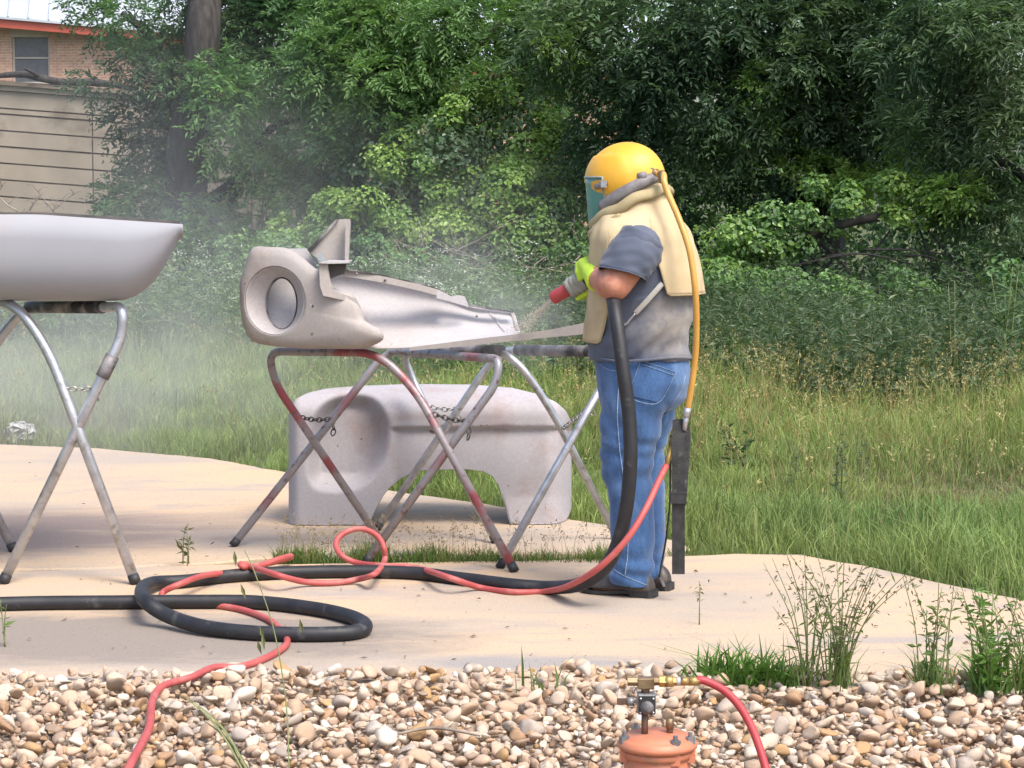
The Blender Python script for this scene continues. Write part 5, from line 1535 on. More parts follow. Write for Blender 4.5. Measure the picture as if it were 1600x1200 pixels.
# sleeves: thin cloth tubes open at the hem
for sh, el, sg in ((SH_L, EL_L, 1), (SH_R, EL_R, -1)):
    ax = el - sh; axn = ax.normalized(); rows_s = []
    for i in range(21):
        t = i / 20; c = sh + ax * (-.52 + 1.22 * t)
        nrm = axn.lerp(Vector((0, 0, -1)), .5 * t).normalized()
        u = (PF - nrm * PF.dot(nrm)).normalized(); w = nrm.cross(u)
        ring_ = []
        for k in range(40):
            a = 2 * math.pi * k / 40
            rad = .004 + .098 * math.sqrt(max(0., 1 - (1 - min(1., t / .62)) ** 2)) - .010 * max(0., t - .62) / .38
            rad += (.0028 * math.sin(5 * a + 13 * t) + .0022 * math.sin(31 * t + 3 * math.sin(2 * a)) + .0016 * math.sin(9 * a - 22 * t)) * (.15 + t) * min(1., t * 3)
            ring_.append(c + (u * math.cos(a) * 1.06 + w * math.sin(a) * .98) * rad)
        rows_s.append(ring_)
    sl_ = MB().rings(rows_s, cap=False).build('sleeve', M['shirt'], shirt)
    solid(sl_, .003)
    MB().tube(rows_s[-1], .003, 6, closed=True).build('sleeve_hem', M['shirt'], sl_)
# rolled shirt hem
hem = [W(-.02 + .203 * math.cos(t), .211 * math.sin(t), .952 + .006 * math.sin(3 * t)) for t in np.linspace(0, 2 * math.pi, 40, endpoint=False)]
MB().tube(hem, .006, 8, closed=True).build('hem', M['shirt'], shirt)

# --- jeans
mb = MB()
mb.rings([oval(f_, 0, z, a, b) for z, f_, a, b in [(.955, -.022, .186, .196), (.90, -.03, .19, .198), (.85, -.038, .19, .20), (.79, -.035, .175, .195), (.73, -.02, .14, .18)]])
for s in (-1, 1):
    df = -.012 * s
    pts = [(.86, -.03), (.76, -.022), (.66, -.006), (.56, .008), (.48, .008), (.38, -.012), (.28, -.018), (.18, -.014), (.10, -.012), (.045, -.014)]
    rad = [(.135, .105), (.135, .108), (.125, .104), (.108, .096), (.098, .092), (.092, .086), (.088, .083), (.087, .083), (.088, .084), (.090, .085)]
    mb.rings([oval(f_ + df, s * (.096 - .008 * (.86 - z)), z, a, b, 26, 0.0 if z > .12 else .10) for (z, f_), (a, b) in zip(pts, rad)])
jeans = fuse('jeans', mb, .0085, M['denim'], person, 4)
def jeans_w(f_, l_, z):
    w = lambda c, s: np.exp(-((z - c) / s) ** 2)
    d = .0042 * np.sin(60 * z + 16 * f_ + 3 * np.sin(14 * l_)) * (w(.50, .09) + w(.13, .10) + .5 * w(.66, .05))
    d += .005 * np.sin(95 * z - 22 * f_ + 4 * l_) * (w(.10, .06) + .6 * w(.60, .06))
    d += .006 * np.sin(34 * (z - f_) + 3 * l_) * (w(.72, .07))
    d += .003 * np.sin(22 * z + 30 * f_)
    return d.astype(np.float32)
wobble(jeans, jeans_w)
def bvh2(o): return BVHTree.FromPolygons([v.co[:] for v in o.data.vertices], [p.vertices[:] for p in o.data.polygons])
def cast(tree, px, py, off=.002):
    d = ray(px, py).normalized(); h = tree.ray_cast(CAM, d)
    return None if h[0] is None else h[0] + h[1] * off
jt = bvh(jeans)
def seam(name, pxs, r_, mat, parent, tree=jt, off=.0012, n=6):
    pts = [cast(tree, p.x, p.y, off) for p in catmull([Vector((x, y, 0)) for x, y in pxs], n)]
    pts = [p for p in pts if p is not None]
    return MB().tube(pts, r_, 5).build(name, mat, parent) if len(pts) > 2 else None
def patch(name, corners, mat, parent, tree, off=.004, nu=9, nv=9, th=.003):
    a, b, c, d = [Vector((*p, 0)) for p in corners]; v = []
    for j in range(nv + 1):
        for i in range(nu + 1):
            q = a.lerp(b, i / nu).lerp(d.lerp(c, i / nu), j / nv); p = cast(tree, q.x, q.y, off)
            if p is None: p = cast(tree, q.x - 6, q.y, off) or v[-1]
            v.append(p)
    f = [(j * (nu + 1) + i, (j + 1) * (nu + 1) + i, (j + 1) * (nu + 1) + i + 1, j * (nu + 1) + i + 1) for j in range(nv) for i in range(nu)]
    return mk(name, v, f, mat, parent)
pk = patch('back_pocket', [(1001, 563), (1054, 582), (1030, 629), (985, 618)], M['denim'], jeans, jt)
for e in ([(1001, 563), (1054, 582)], [(1003, 569), (1051, 587)], [(1001, 563), (992, 590), (985, 618), (1010, 630), (1030, 627), (1044, 604), (1054, 582)]): seam('stitching', e, .0013, M['stitch'], pk, jt, .006)
seam('side_seam', [(969, 575), (965, 640), (968, 700), (974, 745), (979, 800), (981, 860), (976, 902)], .0026, M['stitch'], jeans)
seam('back_seam', [(1071, 585), (1064, 610), (1050, 632), (1034, 652)], .002, M['stitch'], jeans)
seam('pocket_edge', [(938, 569), (952, 578), (968, 579), (980, 572), (986, 558)], .002, M['stitch'], jeans)
seam('hem_stitching', [(957, 888), (972, 898), (992, 907), (1010, 914), (1026, 917)], .0018, M['stitch'], jeans)
for px in (1049, 1002):
    patch('belt_loop', [(px - 3, 552), (px + 4, 552), (px + 4, 566), (px - 3, 566)], M['denim'], jeans, jt, .008, 2, 5)

# --- boots
for s in (1, -1):
    rings = []
    for (f_, h, w, z0) in [(-.105, .04, .030, .012), (-.10, .075, .040, .006), (-.07, .10, .044, .004), (-.02, .105, .045, .008), (.03, .088, .044, .010), (.08, .066, .049, .006), (.13, .055, .050, .004), (.17, .046, .042, .006), (.195, .032, .026, .010), (.202, .022, .012, .014)]:
        r_ = []
        for k in range(18):
            t = 2 * math.pi * k / 18; y = math.cos(t); zz = math.sin(t)
            zz = zz if zz > 0 else zz * .35
            r_.append(W(f_ - .012, s * .09 + w * y, .026 + z0 * .5 + (h - .02) * max(zz, 0) + .02 * min(zz, 0)))
        rings.append(r_)
    bo = MB().rings(rings).build('boot', M['boot'], person); finish(bo, [('SUBSURF', dict(levels=1))])
    sole = []
    for (f_, w) in [(-.118, .026), (-.10, .040), (-.03, .042), (-.02, .042)]: sole.append([W(f_ - .012, s * .09 - w, .002), W(f_ - .012, s * .09 + w, .002), W(f_ - .012, s * .09 + w, .030), W(f_ - .012, s * .09 - w, .030)])
    MB().rings(sole).build('heel', M['rubber'], bo, False)
    sole = []
    for (f_, w, z) in [(-.02, .040, .014), (.03, .042, .010), (.09, .051, .004), (.14, .052, .003), (.18, .043, .006), (.203, .026, .011), (.212, .010, .014)]: sole.append([W(f_ - .012, s * .09 - w, z), W(f_ - .012, s * .09 + w, z), W(f_ - .012, s * .09 + w, z + .014), W(f_ - .012, s * .09 - w, z + .014)])
    MB().rings(sole).build('sole', M['rubber'], bo, False)

# --- gloves: palm and cuff in lime, five grey fingers closed round the nozzle
def glove(wr, s_along, palm_dir, sgn):
    """palm lies against the nozzle on the side palm_dir; fingers wrap round the axis"""
    c = NZ_TAIL + nzd * s_along
    pd = (palm_dir - nzd * palm_dir.dot(nzd)).normalized(); sd = nzd.cross(pd) * sgn
    rg_ = .036
    gl = MB()
    kn = c + pd * (rg_ + .004) + sd * .030                # knuckle row
    heel = c + pd * (rg_ + .018) - sd * .035
    gl.tube([heel - nzd * .028, heel + nzd * .0, heel + nzd * .030], [.017, .020, .017], 14)
    for q in (-.030, -.010, .010, .030):
        gl.tube([heel + nzd * q * .7, (heel + kn) / 2 + nzd * q * .9 + pd * .008, kn + nzd * q], [.016, .016, .013], 12)
    gl.tube(catmull([heel, heel.lerp(wr, .5), wr, wr + (wr - heel).normalized() * .05], 4), [.024, .034, .043, .050], 16)
    g_ = fuse('glove', gl, .004, M['lime'], person, 3)
    fg = MB()
    for i, q in enumerate((-.032, -.0107, .0107, .032)):
        ln = (2.9, 3.4, 3.6, 3.2)[i]; pts = []
        for k in range(6):
            a = .55 + ln * k / 5 * .88
            rr_ = rg_ + (.006 if k in (1, 3) else 0.0)
            pts.append(c + nzd * q * (1 + .02 * k) + (pd * math.cos(a) + sd * math.sin(a)) * rr_)
        fg.tube(catmull(pts, 3), [.0115, .0112, .0104, .0092], 10)
        fg.ball(pts[-1], .0092, .0092, .0092, 10, 8)
    tb = [heel + nzd * .028, c + pd * (rg_ * .9) - sd * .020 + nzd * .050, c - sd * .034 + nzd * .066, c - pd * .022 - sd * .030 + nzd * .072]
    fg.tube(catmull(tb, 4), [.0155, .0135, .0115, .0098], 10); fg.ball(tb[-1], .0098, .0098, .0098, 10, 8)
    fuse('fingers', fg, .0032, M['glove_grey'], g_, 2)
    return g_
def wrap_sign(pd, want):
    pd = (pd - nzd * pd.dot(nzd)).normalized(); return 1 if nzd.cross(pd).dot(want) > 0 else -1
pd_ = (PL * .8 + UP * .55).normalized(); glove(WR_L, -.025, pd_, wrap_sign(pd_, -UP))
pd_ = (-UP * .85 - PL * .35).normalized(); glove(WR_R, .045, pd_, wrap_sign(pd_, PL))

# --- blasting helmet
HC = W(.040, 0, 1.655)
hm = MB(); NT, NPh = 30, 48
rim = []
rings = []
for i in range(NT + 1):
    u = i / NT; r_ = []
    for k in range(NPh):
        ph = 2 * math.pi * k / NPh; cf, cl = math.cos(ph), math.sin(ph)
        # polar angle of the rim differs: low in front and at the cheeks, high at the nape
        low = -.30 - .30 * smooth01((cf + .25) / .6) + .12 * smooth01((-cf - .2) / .6)
        th = u * (math.pi / 2 - math.asin(max(-.95, low)))
        rf, rl, rz = .152, .126, .142
        p = Vector((rf * math.sin(th) * cf, rl * math.sin(th) * cl, rz * math.cos(th)))
        if p.z < 0: p.x *= 1.0 + .02 * p.z; 
        p.x += .010 * max(0, cf) * math.sin(th)
        # raised centre band and a step where the face piece meets the dome
        band = math.exp(-(p.y / .052) ** 4) * .006
        st = .005 * smooth01((p.x + .05 - .45 * p.z + .03) / .02)
        k2 = 1 + (band + st * (p.z < .10)) / .14
        p *= k2
        t = math.radians(6)                                 # head tipped forward
        q = Vector((p.x * math.cos(t) + p.z * math.sin(t), p.y, -p.x * math.sin(t) + p.z * math.cos(t)))
        r_.append(HC + PF * q.x + PL * q.y + UP * q.z)
    rings.append(r_)
v = [rings[0][0]] + [p for r_ in rings[1:] for p in r_]
f = [(0, 1 + k, 1 + (k + 1) % NPh) for k in range(NPh)] + [(1 + (i * NPh) + k, 1 + ((i + 1) * NPh) + k, 1 + ((i + 1) * NPh) + (k + 1) % NPh, 1 + (i * NPh) + (k + 1) % NPh) for i in range(NT - 1) for k in range(NPh)]
# open the face: drop faces in front, below the brow
def lf(p): q = p - HC; return q.dot(PF), q.dot(PL), q.z
keepf = []
for q in f:
    c = sum((v[i] for i in q), Vector()) / len(q); a_, b_, z_ = lf(c)
    if a_ > .085 and z_ < -.012 and abs(b_) < .095: continue
    keepf.append(q)
helmet = mk('helmet', v, keepf, M['helmet'], person)
bm = bmesh.new(); bm.from_mesh(helmet.data); bmesh.ops.delete(bm, geom=[x for x in bm.verts if not x.link_faces], context='VERTS'); bmesh.ops.recalc_face_normals(bm, faces=bm.faces); bm.to_mesh(helmet.data); bm.free()
solid(helmet, .005)
# visor: curved window with frame
def visor_grid(rf, rl, a0, a1, z0, z1, nu=18, nv=8, out=0.0, flare=.0):
    v = []
    for j in range(nv + 1):
        z = z0 + (z1 - z0) * j / nv
        for i in range(nu + 1):
            a = a0 + (a1 - a0) * i / nu
            fw = (rf + out) * math.cos(a) + flare * j / nv; ll = (rl + out) * math.sin(a) * (1 - .34 * j / nv)
            v.append(HC + PF * (fw) + PL * ll + UP * z)
    f = [(j * (nu + 1) + i, (j + 1) * (nu + 1) + i, (j + 1) * (nu + 1) + i + 1, j * (nu + 1) + i + 1) for j in range(nv) for i in range(nu)]
    return v, f
v, f = visor_grid(.172, .132, -1.25, 1.25, .008, -.250, flare=-.018)
vis_ = solid(mk('visor', v, f, M['visor'], helmet), .003)
nu = 18
edge_ = [v[i] for i in range(nu + 1)] + [v[j * (nu + 1) + nu] for j in range(1, 9)] + [v[8 * (nu + 1) + i] for i in range(nu - 1, -1, -1)] + [v[j * (nu + 1)] for j in range(7, 0, -1)]
M['visor_frame'] = simple('pale visor frame', (0.16, 0.20, 0.19), (0.24, 0.28, 0.27), 20, .4)
MB().tube(edge_, .005, 8, closed=True).build('visor_frame', M['visor_frame'], helmet)
# chin gasket
gk = [HC + PF * (.118 * math.cos(a) + .012) + PL * (.108 * math.sin(a)) + UP * (-.225 - .050 * max(0, math.cos(a)) + .02) for a in np.linspace(-1.5, 1.5, 24)]
MB().tube(gk, .019, 10).build('chin_gasket', M['rubber'], helmet)
# side latch, rear dark band, hose fittings at the back
def hp_(f_, l_, z_): return HC + PF * f_ + PL * l_ + UP * z_
la = MB().tube(catmull([hp_(.085, .118, -.030), hp_(.060, .130, -.024), hp_(.030, .136, -.014)], 4), .008, 8, flat=1.5); la.build('side_latch', M['grey_plastic'], helmet)
MB().box(hp_(.040, .138, -.018), .022, .012, .028, Matrix.Rotation(-YAW, 3, 'Z')).build('latch_plate', M['metal'], helmet, False)
bd = []
for a in np.linspace(R(62), R(298), 40):
    bd.append(HC + PF * (.137 * math.cos(a) - .004) + PL * (.126 * math.sin(a)) + UP * (-.088 - .085 * math.cos(a) * 1.0 + .004))
bd = [p + UP * .012 for p in bd]
MB().tube(bd, .021, 10, flat=1.25).build('rubber_band', M['grey_plastic'], helmet)
fit = MB().tube([hp_(-.115, .035, .020), hp_(-.150, .05, .024)], [.022, .017], 12); fit.build('air_fitting', M['brass_old'], helmet)
MB().tube([hp_(-.09, .085, .008), hp_(-.118, .085, .018)], [.024, .014], 10).build('air_fitting', M['grey_plastic'], helmet)
r_ = random.Random(9)
for k in range(5):
    c = hp_(-.085 - .014 * k, .088 - .01 * k, .018 + r_.uniform(-.012, .012)); lp = [c + PF * (.014 * math.cos(a)) + UP * (.016 * math.sin(a)) + PL * (.006 * math.sin(2 * a)) for a in np.linspace(0, 5.8, 12)]
    MB().tube(lp, .0035, 6).build('wire_tie', M['grey_plastic'] if k % 2 else M['brass_old'], helmet)

# --- cape: one canvas sheet from the helmet rim over the shoulders, long behind and in front
NC, NRW = 120, 34
CP = [(1.00, .205, -.25, .225), (1.20, .185, -.272, .240), (1.28, .175, -.258, .250), (1.36, .168, -.236, .258), (1.42, .165, -.217, .256), (1.455, .160, -.203, .238), (1.49, .158, -.184, .192), (1.53, .152, -.162, .150), (1.58, .140, -.125, .125), (1.68, .13, -.095, .112)]
CZ = [q[0] for q in CP]
v = []
for k in range(NC):
    th = 2 * math.pi * k / NC; cf, sl = math.cos(th), math.sin(th)
    phb = abs(math.degrees(math.atan2(abs(sl), -cf)))      # 0 straight behind
    phf = abs(math.degrees(math.atan2(abs(sl), cf)))
    side = 1.425
    zb = side
    zb = zb + (1.205 - zb) * (1 - smooth01((phb - 44) / 9))
    zb = zb + (1.015 - zb) * (1 - smooth01((phf - 64) / 22))
    # top ring follows the helmet rim: high behind, low at the chin
    zt_ = 1.60 - .075 * cf - .02 * (1 - abs(cf))
    for j in range(NRW + 1):
        t = j / NRW
        z = zt_ + (zb - zt_) * t
        ff_, fb_, B_ = [float(np.interp(z, CZ, [q[i] for q in CP])) for i in (1, 2, 3)]
        F_, A_ = (ff_ + fb_) / 2, (ff_ - fb_) / 2
        k_c = smooth01((z - 1.44) / .07); shd = 0
        wr_ = .005 * math.sin(6 * th + 22 * z) * k_c + .004 * math.sin(34 * z + 5 * th) * k_c + (.004 * math.sin(9 * th + 6 * z) + .0035 * math.sin(16 * th - 30 * z) * math.sin(3 * th + 9 * z)) * (1 - k_c)
        v.append(W(F_ + (A_ + wr_) * cf, (B_ + shd + wr_) * sl, z))
f = [(k * (NRW + 1) + j, k * (NRW + 1) + j + 1, ((k + 1) % NC) * (NRW + 1) + j + 1, ((k + 1) % NC) * (NRW + 1) + j) for k in range(NC) for j in range(NRW)]
cape = mk('canvas_cape', v, f, M['canvas'], person)
hemv = [Vector(v[k * (NRW + 1) + NRW]) for k in range(NC)]
solid(cape, .003, offset=1)
MB().tube(hemv, .0045, 6, closed=True).build('bound_hem', M['canvas_olive'], cape)
wob = MB()
ct = bvh(cape)
# rolled collar fold below the helmet
fold = [W(.010 + (.165 if math.cos(t) > 0 else .140) * math.cos(t), .150 * math.sin(t), 1.545 - .075 * math.cos(t) + .005 * math.sin(7 * t)) for t in np.linspace(0, 2 * math.pi, 44, endpoint=False)]
MB().tube(fold, .017, 10, closed=True, flat=1.4).build('collar_fold', M['canvas_olive'], cape)
fold = [W(.012 + (.158 if math.cos(t) > 0 else .118) * math.cos(t), .172 * math.sin(t), 1.500 - .085 * math.cos(t) + .006 * math.sin(5 * t)) for t in np.linspace(-1.7, 1.7, 34)]
MB().tube(fold, [.006, .018, .020, .018, .006], 10, flat=1.6).build('collar_fold', M['canvas_olive'], cape)
# label patch on the bib, side strap with hook
ps = [W(-.165, .235, 1.235), W(-.10, .245, 1.175), W(-.045, .247, 1.115), W(-.025, .246, 1.095)]
sp = []
stt = bvh(shirt)
for a_, b_ in ((1034, 442), (1018, 461), (1002, 478), (992, 489)):
    sp.append(cast(stt, a_, b_, .008) or at(a_, b_, 8.7))
MB().tube(catmull(sp, 5), .011, 8, flat=.22, up=(0, -1, .2)).build('side_strap', M['strap'], cape)
hk = [cast(stt, a_, b_, .010) or at(a_, b_, 8.7) for a_, b_ in ((992, 489), (986, 497), (981, 505), (974, 509))]
MB().tube(catmull(hk, 4), .0045, 6).build('strap_hook', M['metal'], cape)

# --- nozzle held in both hands
nz = thing('blast_nozzle', 'red rubber tipped blasting nozzle held in the gloved hands', 'nozzle', NZ_TAIL)
MB().tube([NZ_TAIL + nzd * .085, NZ_TAIL + nzd * .090, NZ_TIP - nzd * .004, NZ_TIP, NZ_TIP, NZ_TIP - nzd * .03], [.024, .0275, .0275, .0262, .011, .009], 20).build('tip_sleeve', M['nozzle_red'], nz)
MB().tube([NZ_TAIL - nzd * .11, NZ_TAIL + nzd * .078], .0265, 18).build('holder', M['rubber'], nz)
MB().tube([NZ_TAIL + nzd * .066, NZ_TAIL + nzd * .078], .0295, 18).build('clamp', M['metal'], nz)

# black blast hose: from the left edge, one loop on the slab, past the stands, up to the worker's elbow
def gp(px, py, z): return gr(px, py, z)
bh = [gp(-260, 948, rb), gp(-60, 945, rb), gp(60, 942, rb), gp(180, 941, rb), gp(300, 940, rb), gp(400, 941, rb), gp(490, 951, rb), gp(548, 964, rb), gp(571, 978, rb), gp(552, 988, rb), gp(490, 991, rb), gp(400, 989, rb), gp(320, 980, rb + .004),
      gp(262, 962, rb + .02), gp(228, 940, 3 * rb + .004), gp(222, 921, 2.6 * rb), gp(240, 911, rb + .01), gp(290, 908, rb), gp(360, 900, rb), gp(440, 895, rb), gp(540, 893, rb), gp(640, 895, rb), gp(720, 904, rb), gp(800, 914, rb), gp(860, 918, rb),
      at(905, 913, 8.62), at(942, 890, 8.56), at(965, 850, 8.53), at(979, 790, 8.50), at(985, 720, 8.49), at(983, 650, 8.50), at(974, 580, 8.51), at(966, 520, 8.55), at(961, 486, 8.60), at(957, 464, 8.68), at(950, 447, 8.78), at(935, 438, 8.88), at(912, 437, 8.96)]
o = MB().tube(catmull(bh, 7), rb, 16).build('blast_hose', M['blast_hose'])
tag(o, 'thick black blast hose looped on the slab and rising to the worker', 'hose')
# red air hose from the stones, under the loop, with two kinks, to the worker's belt
rr = .0125
rh = [gp(175, 1260, .02), gp(205, 1192, .03), gp(232, 1140, .035), gp(238, 1095, .035), gp(255, 1072, .03), gp(300, 1058, .03), gp(335, 1043, rr + .01), gp(375, 1042, rr), gp(420, 1026, rr), gp(448, 1006, rr), gp(440, 985, rr), gp(415, 966, rr), gp(370, 951, rr), gp(310, 943, rr), gp(262, 938, rr), gp(254, 926, rr + .02),
      gp(285, 911, 2 * rb + rr), gp(320, 899, 2 * rb + .005), gp(370, 893, rb), gp(410, 883, rr + .012), gp(448, 873, rr + .02), gp(455, 869, rr + .035), gp(440, 872, rr + .045), gp(405, 884, rr + .03), gp(382, 886, rr + .05), gp(376, 881, rr + .06), gp(395, 886, rr + .05), gp(435, 899, 2 * rb + rr), gp(475, 909, rr + .01), gp(520, 911, rr), gp(560, 905, rr + .01), gp(585, 897, 2 * rb + rr),
      at(600, 878, 9.42), at(600, 856, 9.46), at(588, 836, 9.50), at(562, 826, 9.52), at(536, 834, 9.50), at(525, 850, 9.46), at(534, 868, 9.40), gp(560, 880, .04), gp(600, 884, .05), gp(650, 887, .035), gp(700, 902, rr + 2 * rb), gp(750, 918, rr), gp(800, 925, rr), gp(850, 924, rr), gp(885, 917, 2 * rb + .012),
      at(925, 895, 8.50), at(955, 870, 8.47), at(985, 835, 8.47), at(1010, 793, 8.52), at(1030, 750, 8.62), at(1041, 728, 8.68)]
red = thing('air_hose', 'long pale red air hose running from the stones to the belt', 'hose', gr(300, 1058))
MB().tube(catmull(rh, 6), rr, 12).build('tube', M['red_hose'], red)
MB().tube([at(1041, 728, 8.68), at(1047, 708, 8.71), at(1050, 694, 8.72)], [.0095, .011, .009], 12).build('brass_fitting', M['brass'], red)
MB().tube([at(1049, 698, 8.72), at(1051, 680, 8.725)], [.012, .010], 8).build('coupler', M['brass_old'], red)

# ------------------------------------------------------------------ worker's breathing tube and dangling belt
yt = thing('breathing_tube', 'amber breathing tube hanging down the back from the yellow helmet', 'hose', at(1085, 560, 8.72))
yp = [at(1026, 272, 8.80), at(1036, 272, 8.78), at(1038, 285, 8.75), at(1045, 305, 8.73), at(1062, 345, 8.66), at(1077, 390, 8.62), at(1085, 440, 8.60), at(1088, 490, 8.62), at(1087, 550, 8.66), at(1081, 600, 8.68), at(1074, 642, 8.70)]
MB().tube(catmull(yp, 6), .0125, 12).build('tube', M['yellow_tube'], yt)
MB().tube([at(1075, 636, 8.70), at(1072, 652, 8.70)], .0145, 12).build('clamp', M['metal'], yt)
MB().tube([at(1073, 647, 8.70), at(1069, 672, 8.705)], [.012, .009], 12).build('metal_end', M['metal'], yt)
MB().tube([at(1033, 270, 8.79), at(1037, 283, 8.765)], .017, 12).build('elbow_clamp', M['brass_old'], yt)
bt = thing('hanging_belt', 'wide black nylon belt dangling behind the legs of the worker', 'belt', at(1060, 897, 8.70))
M['nylon'] = simple('black nylon webbing', (0.012, 0.012, 0.013), (0.03, 0.03, 0.03), 30, 0.75, c3=(0.10, 0.10, 0.10), scale3=18, lo3=.64, hi3=.76, bumpk=.5, bscale=220)
def ribbon(name, pts, w, th, mat, parent, n=6, twist=None):
    c = catmull(pts, n); mb = MB(); rings = []
    for i, p in enumerate(c):
        a = Vector((w / 2, 0, 0)); b = Vector((0, th / 2, 0))
        if twist: ang = np.interp(i / (len(c) - 1), [q[0] for q in twist], [q[1] for q in twist]); a = Matrix.Rotation(ang, 3, 'Z') @ a; b = Matrix.Rotation(ang, 3, 'Z') @ b
        rings.append([p - a - b, p + a - b, p + a + b, p - a + b])
    mb.rings(rings); return mb.build(name, mat, parent, False)
ribbon('webbing', [at(1061, 656, 8.72), at(1060, 700, 8.69), at(1060, 760, 8.68), at(1060, 830, 8.68), at(1060, 897, 8.68)], .050, .006, M['nylon'], bt)
ribbon('doubled_end', [at(1062, 655, 8.725), at(1074, 680, 8.74), at(1070, 720, 8.72), at(1064, 790, 8.70)], .040, .006, M['nylon'], bt, 6, [(0, .3), (.4, 1.0), (1, .2)])
b_ = MB().box(at(1060, 778, 8.675), .062, .022, .042)
b_.box(at(1060, 770, 8.668), .066, .012, .008).box(at(1060, 785, 8.668), .066, .012, .008)
b_.build('buckle', M['rubber'], bt, False)
cd = thing('pull_cord', 'thin black cord with a zip pull behind the boots', 'cord', at(1036, 915, 8.9))
MB().tube(catmull([at(1047, 700, 8.78), at(1047, 780, 8.85), at(1041, 840, 8.9), at(1034, 880, 8.92), at(1030, 902, 8.92)], 6), .004, 6).build('cord', M['rubber'], cd)
MB().box(at(1035, 909, 8.92), .012, .006, .042, Matrix.Rotation(-.4, 3, 'Y')).build('zip_pull', M['metal_dark'], cd, False)

# ------------------------------------------------------------------ pressure pot with valve in the stones
PY = 5.6
M['terracotta'] = simple('orange painted iron', (0.50, 0.185, 0.10), (0.44, 0.15, 0.08), 8, 0.5, c3=(0.36, 0.17, 0.10), scale3=25, bumpk=.15, bscale=80)
M['pipe_brown'] = simple('rusty pipe', (0.10, 0.06, 0.04), (0.20, 0.13, 0.09), 30, 0.6, 0.5)
M['cast_grey'] = simple('grey cast metal', (0.16, 0.16, 0.165), (0.26, 0.26, 0.265), 25, 0.5, 0.5)
pc = at(1027, 1160, PY); zt = at(1027, 1147, PY).z
pot = thing('pressure_pot', 'orange iron pot with valve and bolted lid among the stones', 'pressure pot', (pc.x, PY, -.05))
def lathe(prof, c, seg=40):
    return MB().rings([[Vector((c[0] + r_ * math.cos(2 * math.pi * k / seg), c[1] + r_ * math.sin(2 * math.pi * k / seg), z)) for k in range(seg)] for r_, z in prof])
C0 = (pc.x, PY)
lathe([(.085, -.06), (.085, zt - .052), (.084, zt - .050)], C0).build('body', M['terracotta'], pot)
lathe([(.084, zt - .056), (.091, zt - .054), (.093, zt - .040), (.088, zt - .036)], C0).build('collar', M['terracotta'], pot)
lathe([(.090, zt - .037), (.101, zt - .031), (.103, zt - .022), (.100, zt - .018), (.098, zt - .012), (.092, zt - .008), (.080, zt - .004), (.078, zt), (.02, zt + .002)], C0).build('lid', M['terracotta'], pot)
for (px, py, s) in ((975, 1147, 1.0), (996, 1141, .9), (1077, 1147, .95), (1052, 1156, 1.05)):
    q = at(px, py, PY); dx = q.x - pc.x
    yy = PY + (-1 if py > 1145 else 1) * math.sqrt(max(0, .090 ** 2 - dx ** 2)) * .9
    bb = MB().tube([(q.x, yy, zt - .016), (q.x, yy, zt + .001)], .0135 * s, 6).build('bolt', M['cast_grey'], pot, False)
    MB().tube([(q.x, yy, zt), (q.x, yy, zt + .013)], .006 * s, 10).build('thread', M['cast_grey'], bb, False)
    MB().box((q.x * .985 + pc.x * .015, yy, zt - .045), .026, .02, .035).build('lug', M['terracotta'], pot, False)
vx = at(1010, 1100, PY)
MB().tube([(vx.x - .004, PY, zt - .003), (vx.x - .004, PY, at(0, 1112, PY).z)], .0088, 14).build('riser_pipe', M['pipe_brown'], pot)
q = at(1047, 1140, PY)
MB().tube([(q.x, PY + .01, zt - .003), (q.x, PY + .01, zt + .018)], .0085, 12).build('nipple', M['pipe_brown'], pot)
MB().tube([(q.x, PY + .01, zt + .012), (q.x, PY + .01, zt + .038)], .0105, 8).build('plug', M['brass_old'], pot)
vb = MB().box((vx.x, PY, at(0, 1098, PY).z), .046, .040, .052).build('valve', M['cast_grey'], pot, False)
finish(vb, [('BEVEL', dict(width=.004, segments=2))])
MB().box((vx.x, PY - .0225, at(0, 1099, PY).z), .042, .006, .046).build('face_plate', M['rubber'], vb, False)
zc = at(0, 1102, PY).z
MB().tube([(vx.x, PY - .025, zc), (vx.x, PY - .031, zc), (vx.x, PY - .033, zc), (vx.x, PY - .047, zc), (vx.x, PY - .049, zc)], [.017, .017, .012, .010, .006], 20).build('knob', M['metal_dark'], vb)
for sx in (-1, 1):
    for sz in (-1, 1):
        MB().cyl((vx.x + sx * .016, PY - .025, at(0, 1099, PY).z + sz * .018), (vx.x + sx * .016, PY - .029, at(0, 1099, PY).z + sz * .018), .0028, None, 8).build('screw', M['metal'], vb)
zh = at(0, 1096, PY).z
MB().box((at(978, 0, PY).x, PY, zh), .03, .014, .014).build('side_port', M['pipe_brown'], vb, False)
MB().tube([(at(985, 0, PY).x, PY, zh), (at(996, 0, PY).x, PY, zh)], .011, 10).build('side_nut', M['cast_grey'], vb)
zt2 = at(0, 1067, PY).z
MB().tube([(at(1014, 0, PY).x, PY, at(0, 1084, PY).z), (at(1014, 0, PY).x, PY, zt2)], .011, 12).build('upper_pipe', M['pipe_brown'], pot)
tee = MB().box((at(1014.5, 0, PY).x, PY, zt2), .042, .028, .029).build('tee', M['brass_old'], pot, False)
finish(tee, [('BEVEL', dict(width=.003, segments=2))])
def pxr(a, b, r_, name, mat, seg=6, parent=pot):
    return MB().tube([(at(a, 0, PY).x, PY, zt2 + .004), (at(b, 0, PY).x, PY, zt2 + .004)], r_, seg).build(name, M[mat], parent, seg > 8)
